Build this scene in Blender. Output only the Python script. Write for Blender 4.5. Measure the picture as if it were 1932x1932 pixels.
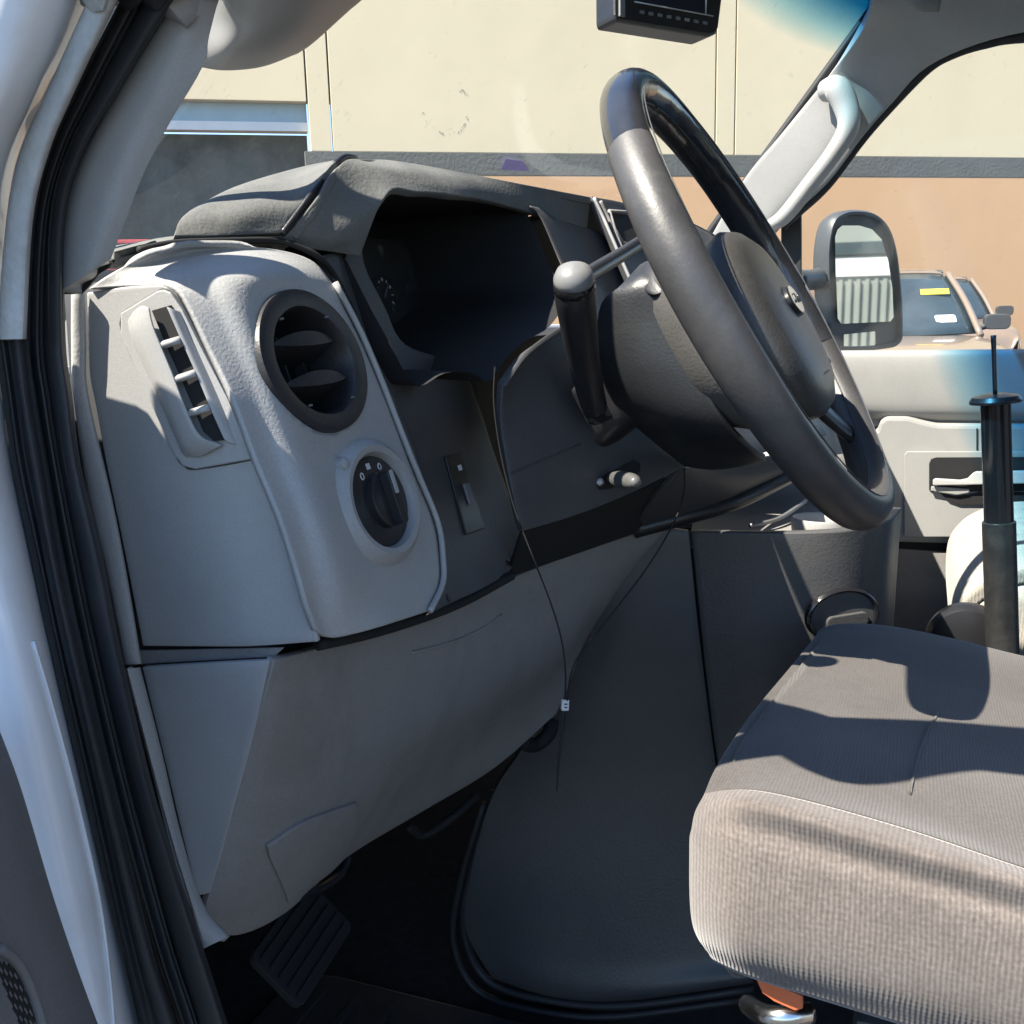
import bpy, bmesh, math, random
import numpy as np
from mathutils import Vector, Matrix
from mathutils.bvhtree import BVHTree
random.seed(4)
sc = bpy.context.scene
for o in list(bpy.data.objects): bpy.data.objects.remove(o)
C = sc.collection
R = math.radians
# ------------------------------------------------------------------ camera, sky, sun, exposure
# axes of the place: X = towards the van's rear, Y = across the van towards the passenger door, Z up
YAW, PIT, ROL = R(22), R(11.5), R(1.5)
CAM = np.array([0, -.40, 1.30]); F = 1932.
cd = np.array([-math.sin(YAW)*math.cos(PIT), math.cos(YAW)*math.cos(PIT), -math.sin(PIT)])
r0 = np.array([math.cos(YAW), math.sin(YAW), 0.]); u0 = np.cross(r0, cd)
cr = math.cos(ROL)*r0 - math.sin(ROL)*u0; cu = math.sin(ROL)*r0 + math.cos(ROL)*u0
cam = bpy.data.objects.new('camera', bpy.data.cameras.new('camera')); C.objects.link(cam)
cam.data.sensor_width = 36; cam.data.lens = 36.0; cam.data.clip_start = .02; cam.data.clip_end = 400
M = Matrix.Identity(4)
for i in range(3):
    M[i][0], M[i][1], M[i][2], M[i][3] = cr[i], cu[i], -cd[i], CAM[i]
cam.matrix_world = M
sc.camera = cam
SUN = Vector((.95, 1.02, -1.92)).normalized()           # direction the sunlight travels
w = bpy.data.worlds.new('World'); sc.world = w; w.use_nodes = True
nt = w.node_tree; bg = nt.nodes['Background']; sky = nt.nodes.new('ShaderNodeTexSky')
sky.sky_type = 'NISHITA'; sky.sun_disc = False
sky.sun_elevation = math.asin(-SUN.z); sky.sun_rotation = math.atan2(-SUN.x, -SUN.y)
sky.altitude = 50; sky.air_density = 1.0; sky.dust_density = .15; sky.ozone_density = 5
nt.links.new(sky.outputs[0], bg.inputs[0]); bg.inputs[1].default_value = .10
sl = bpy.data.lights.new('sun', 'SUN'); sl.energy = 5.0; sl.angle = R(.53); sl.color = (1, .93, .82)
so = bpy.data.objects.new('sun', sl); C.objects.link(so); so.rotation_euler = SUN.to_track_quat('-Z', 'Y').to_euler(); so.location = (0, 0, 12)
sc.view_settings.view_transform = 'Standard'; sc.view_settings.look = 'None'
sc.view_settings.exposure = 1.8; sc.view_settings.gamma = 1
sc.cycles.max_bounces = 8; sc.cycles.transparent_max_bounces = 12; sc.cycles.caustics_reflective = False; sc.cycles.caustics_refractive = False
try:
    sc.cycles.use_denoising = True
    sc.cycles.sample_clamp_indirect = 6
except Exception: pass

# ------------------------------------------------------------------ geometry helpers
def ray(u, v): return cd + (u-966)/F*cr - (v-966)/F*cu
def V(u, v, l):                       # where the sight line u,v meets the upright plane across the van at Y = l
    k = ray(u, v); return CAM + k*((l-CAM[1])/k[1])
def D(u, v, d): return CAM + ray(u, v)*d
def plane(p, q, r_):
    n = np.cross(q-p, r_-p); n /= np.linalg.norm(n)
    if n @ (CAM-p) < 0: n = -n
    return (p, n)
def PL(u, v, pl, off=0.):
    k = ray(u, v); p, n = pl; t = ((p-CAM) @ n)/(k @ n); return CAM + k*t + n*off
def cr1(P, n):
    P = np.asarray(P, float); k = len(P)
    if k == 2:
        t = np.linspace(0, 1, n+1).reshape((-1,)+(1,)*(P.ndim-1)); return P[0]*(1-t)+P[1]*t
    E = np.concatenate([[2*P[0]-P[1]], P, [2*P[-1]-P[-2]]]); out = []
    for i in range(k-1):
        a, b, c, d = E[i:i+4]
        for j in range(n):
            t = j/n
            out.append(.5*((2*b)+(c-a)*t+(2*a-5*b+4*c-d)*t*t+(3*b-a-3*c+d)*t**3))
    out.append(P[-1]); return np.array(out)
BV = {}
def mk(name, vs, fs, mat, parent=None, smooth=True, local=False):
    me = bpy.data.meshes.new(name); me.from_pydata([tuple(map(float, p)) for p in vs], [], [tuple(int(i) for i in f) for f in fs]); me.update()
    if smooth: me.polygons.foreach_set('use_smooth', [True]*len(me.polygons))
    if mat: me.materials.append(mat)
    o = bpy.data.objects.new(name, me); C.objects.link(o)
    if parent:
        o.parent = parent
        if not local and parent.type == 'EMPTY': o.location = -parent.location
    return o
def thing(name, label, cat, loc=(0, 0, 0), group=None):
    o = bpy.data.objects.new(name, None); C.objects.link(o); o.location = loc; o.empty_display_size = .05
    return tag(o, label, cat, group)
def tag(o, label, cat=None, group=None, kind=None):
    if label: o['label'] = label
    if cat: o['category'] = cat
    if group: o['group'] = group
    if kind: o['kind'] = kind
    return o
def solid(o, t, off=-1, bev=0):
    m = o.modifiers.new('s', 'SOLIDIFY'); m.thickness = t; m.offset = off
    if bev:
        b = o.modifiers.new('b', 'BEVEL'); b.width = bev; b.segments = 2; b.limit_method = 'ANGLE'; b.angle_limit = R(50)
    return o
def pt(c, l=None): return V(*c) if len(c) == 3 and not isinstance(c, np.ndarray) else c
def patch(name, rows, mat, parent, n=6, m=None, thick=.004, hole=None, bev=.0008, face=None):
    """smooth sheet through a net of points, with a real thickness away from the viewer side"""
    m = m or n
    G = np.array([[pt(c) for c in r_] for r_ in rows])
    G = cr1(G, n); G = np.swapaxes(cr1(np.swapaxes(G, 0, 1), m), 0, 1)
    a, b = G.shape[:2]; vs = G.reshape(-1, 3)
    fs = [(i*b+j, i*b+j+1, (i+1)*b+j+1, (i+1)*b+j) for i in range(a-1) for j in range(b-1)]
    i, j = a//2, b//2
    nn = np.cross(G[min(i+1, a-1), j]-G[i-1, j], G[i, min(j+1, b-1)]-G[i, j-1])
    ref = np.array(face) if face is not None else CAM-G[i, j]
    # polygon normal of (i,j),(i,j+1),(i+1,j+1) is along dj x di
    if (-nn) @ ref < 0: fs = [f[::-1] for f in fs]
    if hole: fs = [f for f in fs if not hole(vs[list(f)].mean(0))]
    o = mk(name, vs, fs, mat, parent)
    BV[o.name] = BVHTree.FromPolygons([tuple(p) for p in vs], fs)
    if thick: solid(o, thick, -1, bev)
    return o
def hit(o, u, v, off=0.):
    k = Vector(ray(u, v)).normalized(); r_ = BV[o.name].ray_cast(Vector(CAM), k)
    if r_[0] is None:
        r_ = BV[o.name].find_nearest(Vector(CAM)+k*.8)
    n = r_[1]
    if n.dot(k) > 0: n = -n
    return np.array(r_[0]+n*off)
def tube(name, pts, rad, mat, parent=None, seg=10, n=6, local=False, caps=True, flat=1., up=None):
    P = cr1(np.array([pt(c) for c in pts]), n); k = len(P)
    rr = cr1(np.array([[x] for x in rad]), n)[:, 0] if hasattr(rad, '__len__') else np.full(k, rad)
    T = np.gradient(P, axis=0); T /= np.linalg.norm(T, axis=1)[:, None]+1e-9
    a = np.array(up if up is not None else ([0, 0, 1.] if abs(T[0][2]) < .8 else [1., 0, 0]))
    vs = []; fs = []
    for i in range(k):
        a = a-T[i]*(a @ T[i]); a /= np.linalg.norm(a); b = np.cross(T[i], a)
        for j in range(seg):
            t = 2*math.pi*j/seg; vs.append(P[i]+rr[i]*(math.cos(t)*a*flat+math.sin(t)*b))
    for i in range(k-1):
        for j in range(seg):
            fs.append((i*seg+j, i*seg+(j+1) % seg, (i+1)*seg+(j+1) % seg, (i+1)*seg+j))
    if caps:
        for e, s in ((0, -1), (k-1, 1)):
            fs.append([e*seg+j for j in range(seg)][::s])
    return mk(name, vs, fs, mat, parent, local=local)
def frame(o, n, up=(0, 0, 1)):
    n = np.array(n, float); n /= np.linalg.norm(n); up = np.array(up, float)
    ey = up-n*(up @ n); ey /= np.linalg.norm(ey); ex = np.cross(ey, n)
    return np.array(o, float), ex, ey, n
def FP(f, x, y, z=0.): return f[0]+f[1]*x+f[2]*y+f[3]*z
def lathe(name, prof, f, mat, parent, seg=48, sx=1., sy=1., local=False):
    """profile (radius, height) turned about the frame's normal"""
    vs, fs = [], []; k = len(prof)
    for i, (r_, h) in enumerate(prof):
        for j in range(seg):
            t = 2*math.pi*j/seg; vs.append(FP(f, r_*math.cos(t)*sx, r_*math.sin(t)*sy, h))
    for i in range(k-1):
        for j in range(seg): fs.append((i*seg+j, i*seg+(j+1) % seg, (i+1)*seg+(j+1) % seg, (i+1)*seg+j))
    if prof[-1][0] > 0: fs.append([(k-1)*seg+j for j in range(seg)])
    if prof[0][0] > 0: fs.append([j for j in range(seg)][::-1])
    o = mk(name, vs, fs, mat, parent, local=local)
    e = o.modifiers.new('e', 'EDGE_SPLIT'); e.split_angle = R(40)
    return o
def prism(name, poly, f, z0, z1, mat, parent, bev=.001, local=False, seg=2, smooth=False):
    """flat outline in a frame, given a thickness and softened edges"""
    bm = bmesh.new()
    bot = [bm.verts.new(FP(f, x, y, z0)) for x, y in poly]; top = [bm.verts.new(FP(f, x, y, z1)) for x, y in poly]
    k = len(poly)
    bm.faces.new(top); bm.faces.new(bot[::-1])
    for i in range(k): bm.faces.new((bot[i], bot[(i+1) % k], top[(i+1) % k], top[i]))
    bmesh.ops.recalc_face_normals(bm, faces=bm.faces)
    if bev: bmesh.ops.bevel(bm, geom=[e for e in bm.edges], offset=bev, segments=seg, affect='EDGES', profile=.6, clamp_overlap=True)
    me = bpy.data.meshes.new(name); bm.to_mesh(me); bm.free()
    if mat: me.materials.append(mat)
    if smooth: me.polygons.foreach_set('use_smooth', [True]*len(me.polygons))
    o = bpy.data.objects.new(name, me); C.objects.link(o)
    if parent:
        o.parent = parent
        if not local and parent.type == 'EMPTY': o.location = -parent.location
    return o
def rrect(w_, h, r_=.0, x=0, y=0, k=4):
    if r_ <= 0: return [(x-w_/2, y-h/2), (x+w_/2, y-h/2), (x+w_/2, y+h/2), (x-w_/2, y+h/2)]
    out = []
    for cx, cy, a in ((1, -1, -90), (1, 1, 0), (-1, 1, 90), (-1, -1, 180)):
        for i in range(k+1):
            t = R(a+90*i/k); out.append((x+cx*(w_/2-r_)+r_*math.cos(t), y+cy*(h/2-r_)+r_*math.sin(t)))
    return out
def box(name, x0, x1, y0, y1, z0, z1, mat, parent=None, bev=.003, local=False):
    f = (np.zeros(3), np.array([1., 0, 0]), np.array([0, 1., 0]), np.array([0, 0, 1.]))
    return prism(name, [(x0, y0), (x1, y0), (x1, y1), (x0, y1)], f, z0, z1, mat, parent, bev, local)
def pixprism(name, uv, pl, z0, z1, mat, parent, bev=.001, smooth=False):
    """an outline lying on a plane of the place, thickened along the plane's normal"""
    P = [PL(u, v, pl) for u, v in uv]; f = frame(P[0], pl[1])
    return prism(name, [((p-P[0]) @ f[1], (p-P[0]) @ f[2]) for p in P], f, z0, z1, mat, parent, bev, smooth=smooth)

# ------------------------------------------------------------------ materials
def mat(name, col, rough=.5, var=.06, vs=7., bump=0., bs=600., spec=.5, metal=0., coat=0., grime=0., gs=3., gcol=(.3, .28, .25), sheen=0):
    m = bpy.data.materials.new(name); m.use_nodes = True; t = m.node_tree; N = t.nodes; L = t.links
    p = N['Principled BSDF']; tc = N.new('ShaderNodeTexCoord')
    p.inputs['Roughness'].default_value = rough; p.inputs['Metallic'].default_value = metal
    p.inputs['Specular IOR Level'].default_value = spec; p.inputs['Coat Weight'].default_value = coat
    if sheen: p.inputs['Sheen Weight'].default_value = sheen
    n1 = N.new('ShaderNodeTexNoise'); n1.inputs['Scale'].default_value = vs; n1.inputs['Detail'].default_value = 6; n1.inputs['Roughness'].default_value = .62
    L.new(tc.outputs['Object'], n1.inputs['Vector'])
    mx = N.new('ShaderNodeMix'); mx.data_type = 'RGBA'
    mx.inputs['A'].default_value = (*[c*(1-var) for c in col], 1); mx.inputs['B'].default_value = (*[min(1, c*(1+var)) for c in col], 1)
    st = N.new('ShaderNodeMapRange'); st.inputs[1].default_value = .3; st.inputs[2].default_value = .7
    L.new(n1.outputs[0], st.inputs[0]); L.new(st.outputs[0], mx.inputs['Factor']); out = mx.outputs['Result']
    if bump and bs > 100:
        nf = N.new('ShaderNodeTexNoise'); nf.inputs['Scale'].default_value = bs*1.1; nf.inputs['Detail'].default_value = 2; L.new(tc.outputs['Object'], nf.inputs['Vector'])
        rf = N.new('ShaderNodeMapRange'); rf.inputs[1].default_value = .3; rf.inputs[2].default_value = .7; rf.inputs[3].default_value = .94; rf.inputs[4].default_value = 1.06; L.new(nf.outputs[0], rf.inputs[0])
        vm = N.new('ShaderNodeVectorMath'); vm.operation = 'SCALE'; L.new(out, vm.inputs[0]); L.new(rf.outputs[0], vm.inputs['Scale']); out = vm.outputs[0]
    if grime:
        n2 = N.new('ShaderNodeTexNoise'); n2.inputs['Scale'].default_value = gs; n2.inputs['Detail'].default_value = 9; n2.inputs['Roughness'].default_value = .7; n2.inputs['Distortion'].default_value = .6
        L.new(tc.outputs['Object'], n2.inputs['Vector'])
        r2 = N.new('ShaderNodeMapRange'); r2.inputs[1].default_value = .48; r2.inputs[2].default_value = .72; r2.inputs[4].default_value = grime
        L.new(n2.outputs[0], r2.inputs[0])
        m2 = N.new('ShaderNodeMix'); m2.data_type = 'RGBA'; L.new(r2.outputs[0], m2.inputs['Factor']); L.new(out, m2.inputs['A']); m2.inputs['B'].default_value = (*gcol, 1)
        out = m2.outputs['Result']
        r3 = N.new('ShaderNodeMapRange'); r3.inputs[3].default_value = rough; r3.inputs[4].default_value = min(1, rough+.3); L.new(r2.outputs[0], r3.inputs[0]); L.new(r3.outputs[0], p.inputs['Roughness'])
    L.new(out, p.inputs['Base Color'])
    if bump:
        n3 = N.new('ShaderNodeTexNoise'); n3.inputs['Scale'].default_value = bs; n3.inputs['Detail'].default_value = 3
        L.new(tc.outputs['Object'], n3.inputs['Vector'])
        b = N.new('ShaderNodeBump'); b.inputs['Strength'].default_value = bump; b.inputs['Distance'].default_value = .0006 if bs > 100 else .02
        L.new(n3.outputs[0], b.inputs['Height']); L.new(b.outputs[0], p.inputs['Normal'])
    m['p'] = 1
    return m
GREY = mat('grey grained plastic', (.33, .328, .32), .5, .05, 9, .5, 520, .4, grime=.10, gs=6, gcol=(.22, .21, .19))
GREYS = mat('smooth grey plastic', (.315, .313, .306), .42, .05, 10, .15, 900, .45, grime=.28, gs=9, gcol=(.22, .21, .19))
MID = mat('medium grey plastic', (.225, .216, .207), .55, .08, 6, .6, 420, .4, grime=.55, gs=8, gcol=(.15, .14, .128))
PAD = mat('dusty grey dash pad', (.115, .117, .112), .75, .12, 14, .7, 420, .25, grime=.45, gs=11, gcol=(.21, .21, .195))
CHAR = mat('charcoal plastic', (.050, .050, .053), .48, .12, 12, .45, 500, .4, grime=.2, gs=7, gcol=(.10, .095, .085))
CHARP = mat('charcoal engine cover plastic', (.055, .056, .060), .42, .14, 5, .5, 380, .4, grime=.55, gs=6, gcol=(.085, .08, .072))
BLACK = mat('black plastic', (.016, .016, .018), .35, .2, 20, .2, 500, .45)
GLOSSB = mat('glossy black plastic', (.012, .012, .014), .16, .2, 20)
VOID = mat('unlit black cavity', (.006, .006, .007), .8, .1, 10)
RUBBER = mat('black rubber', (.022, .023, .026), .55, .2, 15, .3, 200, .35, grime=.3, gs=9, gcol=(.06, .058, .055))
DUSTR = mat('dusty grey rubber', (.42, .425, .41), .85, .16, 40, .5, 260, .2, grime=.3, gs=60, gcol=(.26, .26, .25))
DOORP = mat('matte pale door plastic', (.27, .27, .26), .72, .05, 8, .3, 600, .25, grime=.15, gs=6, gcol=(.2, .195, .18))
WHITEP = mat('white van paint', (.72, .74, .76), .28, .03, 5, 0, 0, .5, coat=.6, grime=.3, gs=16, gcol=(.45, .42, .38))
DOORT = mat('door trim grey plastic', (.16, .16, .165), .55, .05, 6, .5, 480, .35, grime=.15, gs=6, gcol=(.10, .10, .10))
LEATHER = mat('worn dark leather', (.046, .045, .046), .42, .25, 14, .22, 420, .5, grime=.5, gs=11, gcol=(.095, .09, .086))
HUBM = mat('dark airbag cover plastic', (.034, .033, .032), .42, .15, 14, .5, 420, .45, grime=.35, gs=12, gcol=(.075, .068, .06))
SILVER = mat('satin silver plastic', (.52, .52, .51), .32, .04, 20, 0, 0, .5, metal=.35)
CHROME = mat('worn chrome', (.62, .62, .60), .22, .06, 20, 0, 0, .5, metal=1)
WHITEM = mat('white print', (.65, .65, .62), .6, .03)
CARPET = mat('black carpet', (.022, .022, .024), .95, .3, 60, .9, 300, .1)
HEAD = mat('grey headliner', (.19, .19, .175), .85, .08, 30, .5, 300, .2)
ASPH = mat('asphalt', (.055, .055, .056), .9, .3, 3, .8, 60, .2, grime=.4, gs=1, gcol=(.09, .085, .08))
CREAM = mat('cream painted stucco', (.80, .665, .44), .85, .02, .8, .05, 14, .2, grime=.16, gs=.5, gcol=(.64, .56, .39))
TAN = mat('tan painted stucco', (.74, .445, .24), .85, .03, .7, .05, 14, .2, grime=.2, gs=.5, gcol=(.64, .39, .215))
STRIPE = mat('grey green painted band', (.155, .153, .135), .8, .08, 2, .4, 14, .2)
DARKROOM = mat('bay dimness colour', (.085, .095, .09), .8, .4, 1.2, .5, 6, .3, grime=.5, gs=2.2, gcol=(.17, .18, .155))
WHB = mat('white beam paint', (.72, .71, .68), .6, .04)
BLUEG = mat('blue grey panel', (.33, .43, .48), .5, .1, 1.5)
REDP = mat('red paint', (.62, .10, .11), .45, .1)
ORANGE = mat('orange plastic', (.55, .13, .045), .5, .1)
TANCAR = mat('tan metallic car paint', (.24, .18, .13), .3, .04, 3, 0, 0, .5, metal=.25, coat=.7)
CARGL = mat('dark car glass', (.03, .045, .055), .06, .3, 3, 0, 0, .6)
YEL = mat('yellow sticker', (.85, .70, .03), .6, .03)
PURP = mat('purple sticker', (.24, .20, .55), .5, .08, 60)
PALE = mat('pale ribbed metal siding', (.26, .28, .25), .6, .06, 1)
MIRR = mat('mirror silver', (.86, .88, .87), .015, 0, 1, 0, 0, .5, metal=1)
SCRN = mat('dark monitor screen', (.015, .017, .030), .12, .1)
SKIRT = mat('grey skirting', (.045, .047, .05), .6, .1)
def glass_mat(name, tint=False):
    m = bpy.data.materials.new(name); m.use_nodes = True; t = m.node_tree; N = t.nodes; L = t.links
    for n in list(N): N.remove(n)
    out = N.new('ShaderNodeOutputMaterial'); tr = N.new('ShaderNodeBsdfTransparent'); gl = N.new('ShaderNodeBsdfGlossy'); gl.inputs['Roughness'].default_value = .015
    lw = N.new('ShaderNodeLayerWeight'); pw = N.new('ShaderNodeMath'); pw.operation = 'POWER'; pw.inputs[1].default_value = 5; L.new(lw.outputs['Facing'], pw.inputs[0])
    fr = N.new('ShaderNodeMath'); fr.operation = 'MULTIPLY_ADD'; fr.inputs[1].default_value = .12; fr.inputs[2].default_value = .006; L.new(pw.outputs[0], fr.inputs[0]); mx = N.new('ShaderNodeMixShader')
    tc = N.new('ShaderNodeTexCoord'); L.new(fr.outputs[0], mx.inputs[0]); L.new(tr.outputs[0], mx.inputs[1]); L.new(gl.outputs[0], mx.inputs[2])
    # a thin film of dust and specks on the pane
    df = N.new('ShaderNodeBsdfDiffuse'); df.inputs[0].default_value = (.55, .56, .55, 1)
    n1 = N.new('ShaderNodeTexNoise'); n1.inputs['Scale'].default_value = 55; n1.inputs['Detail'].default_value = 8; L.new(tc.outputs['Object'], n1.inputs['Vector'])
    n2 = N.new('ShaderNodeTexNoise'); n2.inputs['Scale'].default_value = 6; n2.inputs['Detail'].default_value = 4; L.new(tc.outputs['Object'], n2.inputs['Vector'])
    a = N.new('ShaderNodeMapRange'); a.inputs[1].default_value = .66; a.inputs[2].default_value = .80; a.inputs[4].default_value = .16; L.new(n1.outputs[0], a.inputs[0])
    b = N.new('ShaderNodeMapRange'); b.inputs[1].default_value = .3; b.inputs[2].default_value = .8; b.inputs[3].default_value = .010; b.inputs[4].default_value = .045; L.new(n2.outputs[0], b.inputs[0])
    s = N.new('ShaderNodeMath'); s.operation = 'ADD'; L.new(a.outputs[0], s.inputs[0]); L.new(b.outputs[0], s.inputs[1])
    m2 = N.new('ShaderNodeMixShader'); L.new(s.outputs[0], m2.inputs[0]); L.new(mx.outputs[0], m2.inputs[1]); L.new(df.outputs[0], m2.inputs[2]); L.new(m2.outputs[0], out.inputs[0])
    if tint:
        sp = N.new('ShaderNodeSeparateXYZ'); L.new(tc.outputs['Object'], sp.inputs[0])
        rp = N.new('ShaderNodeValToRGB'); mr = N.new('ShaderNodeMapRange'); mr.inputs[1].default_value = 1.700; mr.inputs[2].default_value = 1.785
        L.new(sp.outputs[2], mr.inputs[0]); L.new(mr.outputs[0], rp.inputs[0])
        rp.color_ramp.elements[0].color = (.98, .98, .972, 1); rp.color_ramp.elements[1].color = (.045, .33, .56, 1); rp.color_ramp.elements[1].position = .8
        e = rp.color_ramp.elements.new(.32); e.color = (.58, .78, .87, 1)
        L.new(rp.outputs[0], tr.inputs[0])
    else: tr.inputs[0].default_value = (.98, .98, .972, 1)
    return m
GLASS_T = glass_mat('windshield glass with blue shade band', True)
GLASS = glass_mat('clear window glass')
def fabric(name, col, dark, ax, per=.0030, strength=.8):
    m = bpy.data.materials.new(name); m.use_nodes = True; t = m.node_tree; N = t.nodes; L = t.links; p = N['Principled BSDF']
    p.inputs['Roughness'].default_value = .95; p.inputs['Specular IOR Level'].default_value = .1; p.inputs['Sheen Weight'].default_value = .25
    tc = N.new('ShaderNodeTexCoord'); sp = N.new('ShaderNodeSeparateXYZ'); L.new(tc.outputs['Object'], sp.inputs[0])
    nz = N.new('ShaderNodeTexNoise'); nz.inputs['Scale'].default_value = 25; nz.inputs['Detail'].default_value = 3; L.new(tc.outputs['Object'], nz.inputs['Vector'])
    def wave(axis, per_, ph):
        a = N.new('ShaderNodeMath'); a.operation = 'MULTIPLY_ADD'; L.new(sp.outputs[axis], a.inputs[0]); a.inputs[1].default_value = 2*math.pi/per_
        k = N.new('ShaderNodeMath'); k.operation = 'MULTIPLY'; L.new(nz.outputs[0], k.inputs[0]); k.inputs[1].default_value = ph; L.new(k.outputs[0], a.inputs[2])
        s = N.new('ShaderNodeMath'); s.operation = 'SINE'; L.new(a.outputs[0], s.inputs[0]); return s.outputs[0]
    w1 = wave(ax[0], per, 11); w2 = wave(ax[1], per*1.3, 11)
    s = N.new('ShaderNodeMath'); s.operation = 'MULTIPLY'; L.new(w2, s.inputs[0]); s.inputs[1].default_value = .20
    ad = N.new('ShaderNodeMath'); ad.operation = 'ADD'; L.new(w1, ad.inputs[0]); L.new(s.outputs[0], ad.inputs[1])
    mr = N.new('ShaderNodeMapRange'); mr.inputs[1].default_value = -1.3; mr.inputs[2].default_value = 1.3; L.new(ad.outputs[0], mr.inputs[0])
    mx = N.new('ShaderNodeMix'); mx.data_type = 'RGBA'; mx.inputs['A'].default_value = (*dark, 1); mx.inputs['B'].default_value = (*col, 1); L.new(mr.outputs[0], mx.inputs['Factor'])
    n2 = N.new('ShaderNodeTexNoise'); n2.inputs['Scale'].default_value = 15; n2.inputs['Detail'].default_value = 8; n2.inputs['Roughness'].default_value = .72; L.new(tc.outputs['Object'], n2.inputs['Vector'])
    r2 = N.new('ShaderNodeMapRange'); r2.inputs[1].default_value = .46; r2.inputs[2].default_value = .72; r2.inputs[4].default_value = .7; L.new(n2.outputs[0], r2.inputs[0])
    n4 = N.new('ShaderNodeTexNoise'); n4.inputs['Scale'].default_value = 420; n4.inputs['Detail'].default_value = 3; L.new(tc.outputs['Object'], n4.inputs['Vector'])
    r4 = N.new('ShaderNodeMapRange'); r4.inputs[1].default_value = .3; r4.inputs[2].default_value = .7; r4.inputs[3].default_value = .78; r4.inputs[4].default_value = 1.22; L.new(n4.outputs[0], r4.inputs[0])
    v4 = N.new('ShaderNodeVectorMath'); v4.operation = 'SCALE'; L.new(mx.outputs['Result'], v4.inputs[0]); L.new(r4.outputs[0], v4.inputs['Scale'])
    m2 = N.new('ShaderNodeMix'); m2.data_type = 'RGBA'; L.new(r2.outputs[0], m2.inputs['Factor']); L.new(v4.outputs[0], m2.inputs['A']); m2.inputs['B'].default_value = (dark[0]*.7, dark[1]*.7, dark[2]*.7, 1)
    L.new(m2.outputs['Result'], p.inputs['Base Color'])
    b = N.new('ShaderNodeBump'); b.inputs['Strength'].default_value = strength; b.inputs['Distance'].default_value = .0010; L.new(mr.outputs[0], b.inputs['Height']); L.new(b.outputs[0], p.inputs['Normal'])
    return m
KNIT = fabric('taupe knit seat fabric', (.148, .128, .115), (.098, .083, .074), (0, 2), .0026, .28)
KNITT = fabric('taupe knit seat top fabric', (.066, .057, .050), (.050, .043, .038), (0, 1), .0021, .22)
# ------------------------------------------------------------------ setting
GZ = -.15
g = mk('ground', [(-90, -60, GZ), (90, -60, GZ), (90, 90, GZ), (-90, 90, GZ)], [(0, 1, 2, 3)], ASPH); tag(g, None, kind='structure')
# the building across the yard
p1 = D(770, 287, 21.); k = ray(1932, 298); p2 = CAM+k*((p1[2]-CAM[2])/k[2])
ex = (p2-p1); ex[2] = 0; ex /= np.linalg.norm(ex); ez = np.array([0, 0, 1.]); en = np.cross(ex, ez)
BF = (p1, ex, ez, en); BP = (p1, en)
def BX(u, v): q = PL(u, v, BP)-p1; return q @ ex, q @ ez
bld = thing('building', 'cream and tan stucco building with a grey stripe across the yard', 'building', (p1[0], p1[1], GZ))
def bwall(name, x0, x1, y0, y1, z0, z1, m, bev=.008): return prism(name, [(x0, y0), (x1, y0), (x1, y1), (x0, y1)], BF, z0, z1, m, bld, bev)
xo = BX(572, 240)[0]; yo = BX(500, 190)[1]; yb = BX(500, 228)[1]; yc = BX(500, 245)[1]
xs = [-20, BX(577, 150)[0], BX(622, 180)[0], BX(1351, 150)[0], BX(1388, 150)[0], 26]
ystr = BX(1900, 335)[1]; bot = GZ-p1[2]-.02
bwall('backing_wall', -20, 26, yo+.06, 9.9, -.6, -.27, STRIPE, 0)
bwall('wall_panel', xs[0], xs[1]-.018, yo, 10, -.25, 0, CREAM)
for i in range(1, 5): bwall('wall_panel', xs[i]+.018, xs[i+1]-.018, .004, 10, -.25, 0, CREAM)
bwall('wall_stripe', xo, 26, ystr, 0, -.25, .004, STRIPE)
bwall('lower_wall', xo, 26, bot, ystr-.003, -.25, 0, TAN)
bwall('lower_wall', -20, BX(60, 300)[0], bot, yo-.003, -.25, 0, CREAM)
bwall('transom_panel', -20, xo+.1, yb-.01, yo+.05, -.5, -.26, BLUEG)
bwall('lintel', -20, xo+.1, yc, yb, -.45, -.12, WHB)
bwall('dark_bay_sheet', -20, xo+.1, bot, yc-.004, -.9, -.6, DARKROOM)  # flat dark sheet, coloured as the dim inside of the open bay
# faint scrape marks on the plaster
vs, fs = [], []
for i in range(26):
    a = random.choice((random.uniform(.2, 1.2), random.uniform(1.3, 3.4), random.uniform(-.9, -.6))); u = 842+44*math.cos(a)+random.gauss(0, 3); v = 206+46*math.sin(a)*(1 if a < 3.5 else .9)+random.gauss(0, 3)
    x, y = BX(u, v); s = random.uniform(.008, .020); t = random.uniform(0, 3); b0 = len(vs)
    for kx, ky in ((-1.6, -.5), (1.2, -.7), (1.7, .4), (-.8, .8)): vs.append(FP(BF, x+s*(kx*math.cos(t)-ky*math.sin(t)), y+s*(kx*math.sin(t)+ky*math.cos(t)), .004))
    fs.append((b0, b0+1, b0+2, b0+3))
sm = mk('scrape_marks', vs, fs, mat('scraped plaster', (.40, .35, .25), .9), bld, False); sm['kind'] = 'stuff'; tag(sm, 'ring of dark scrape marks on the cream wall')
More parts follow.
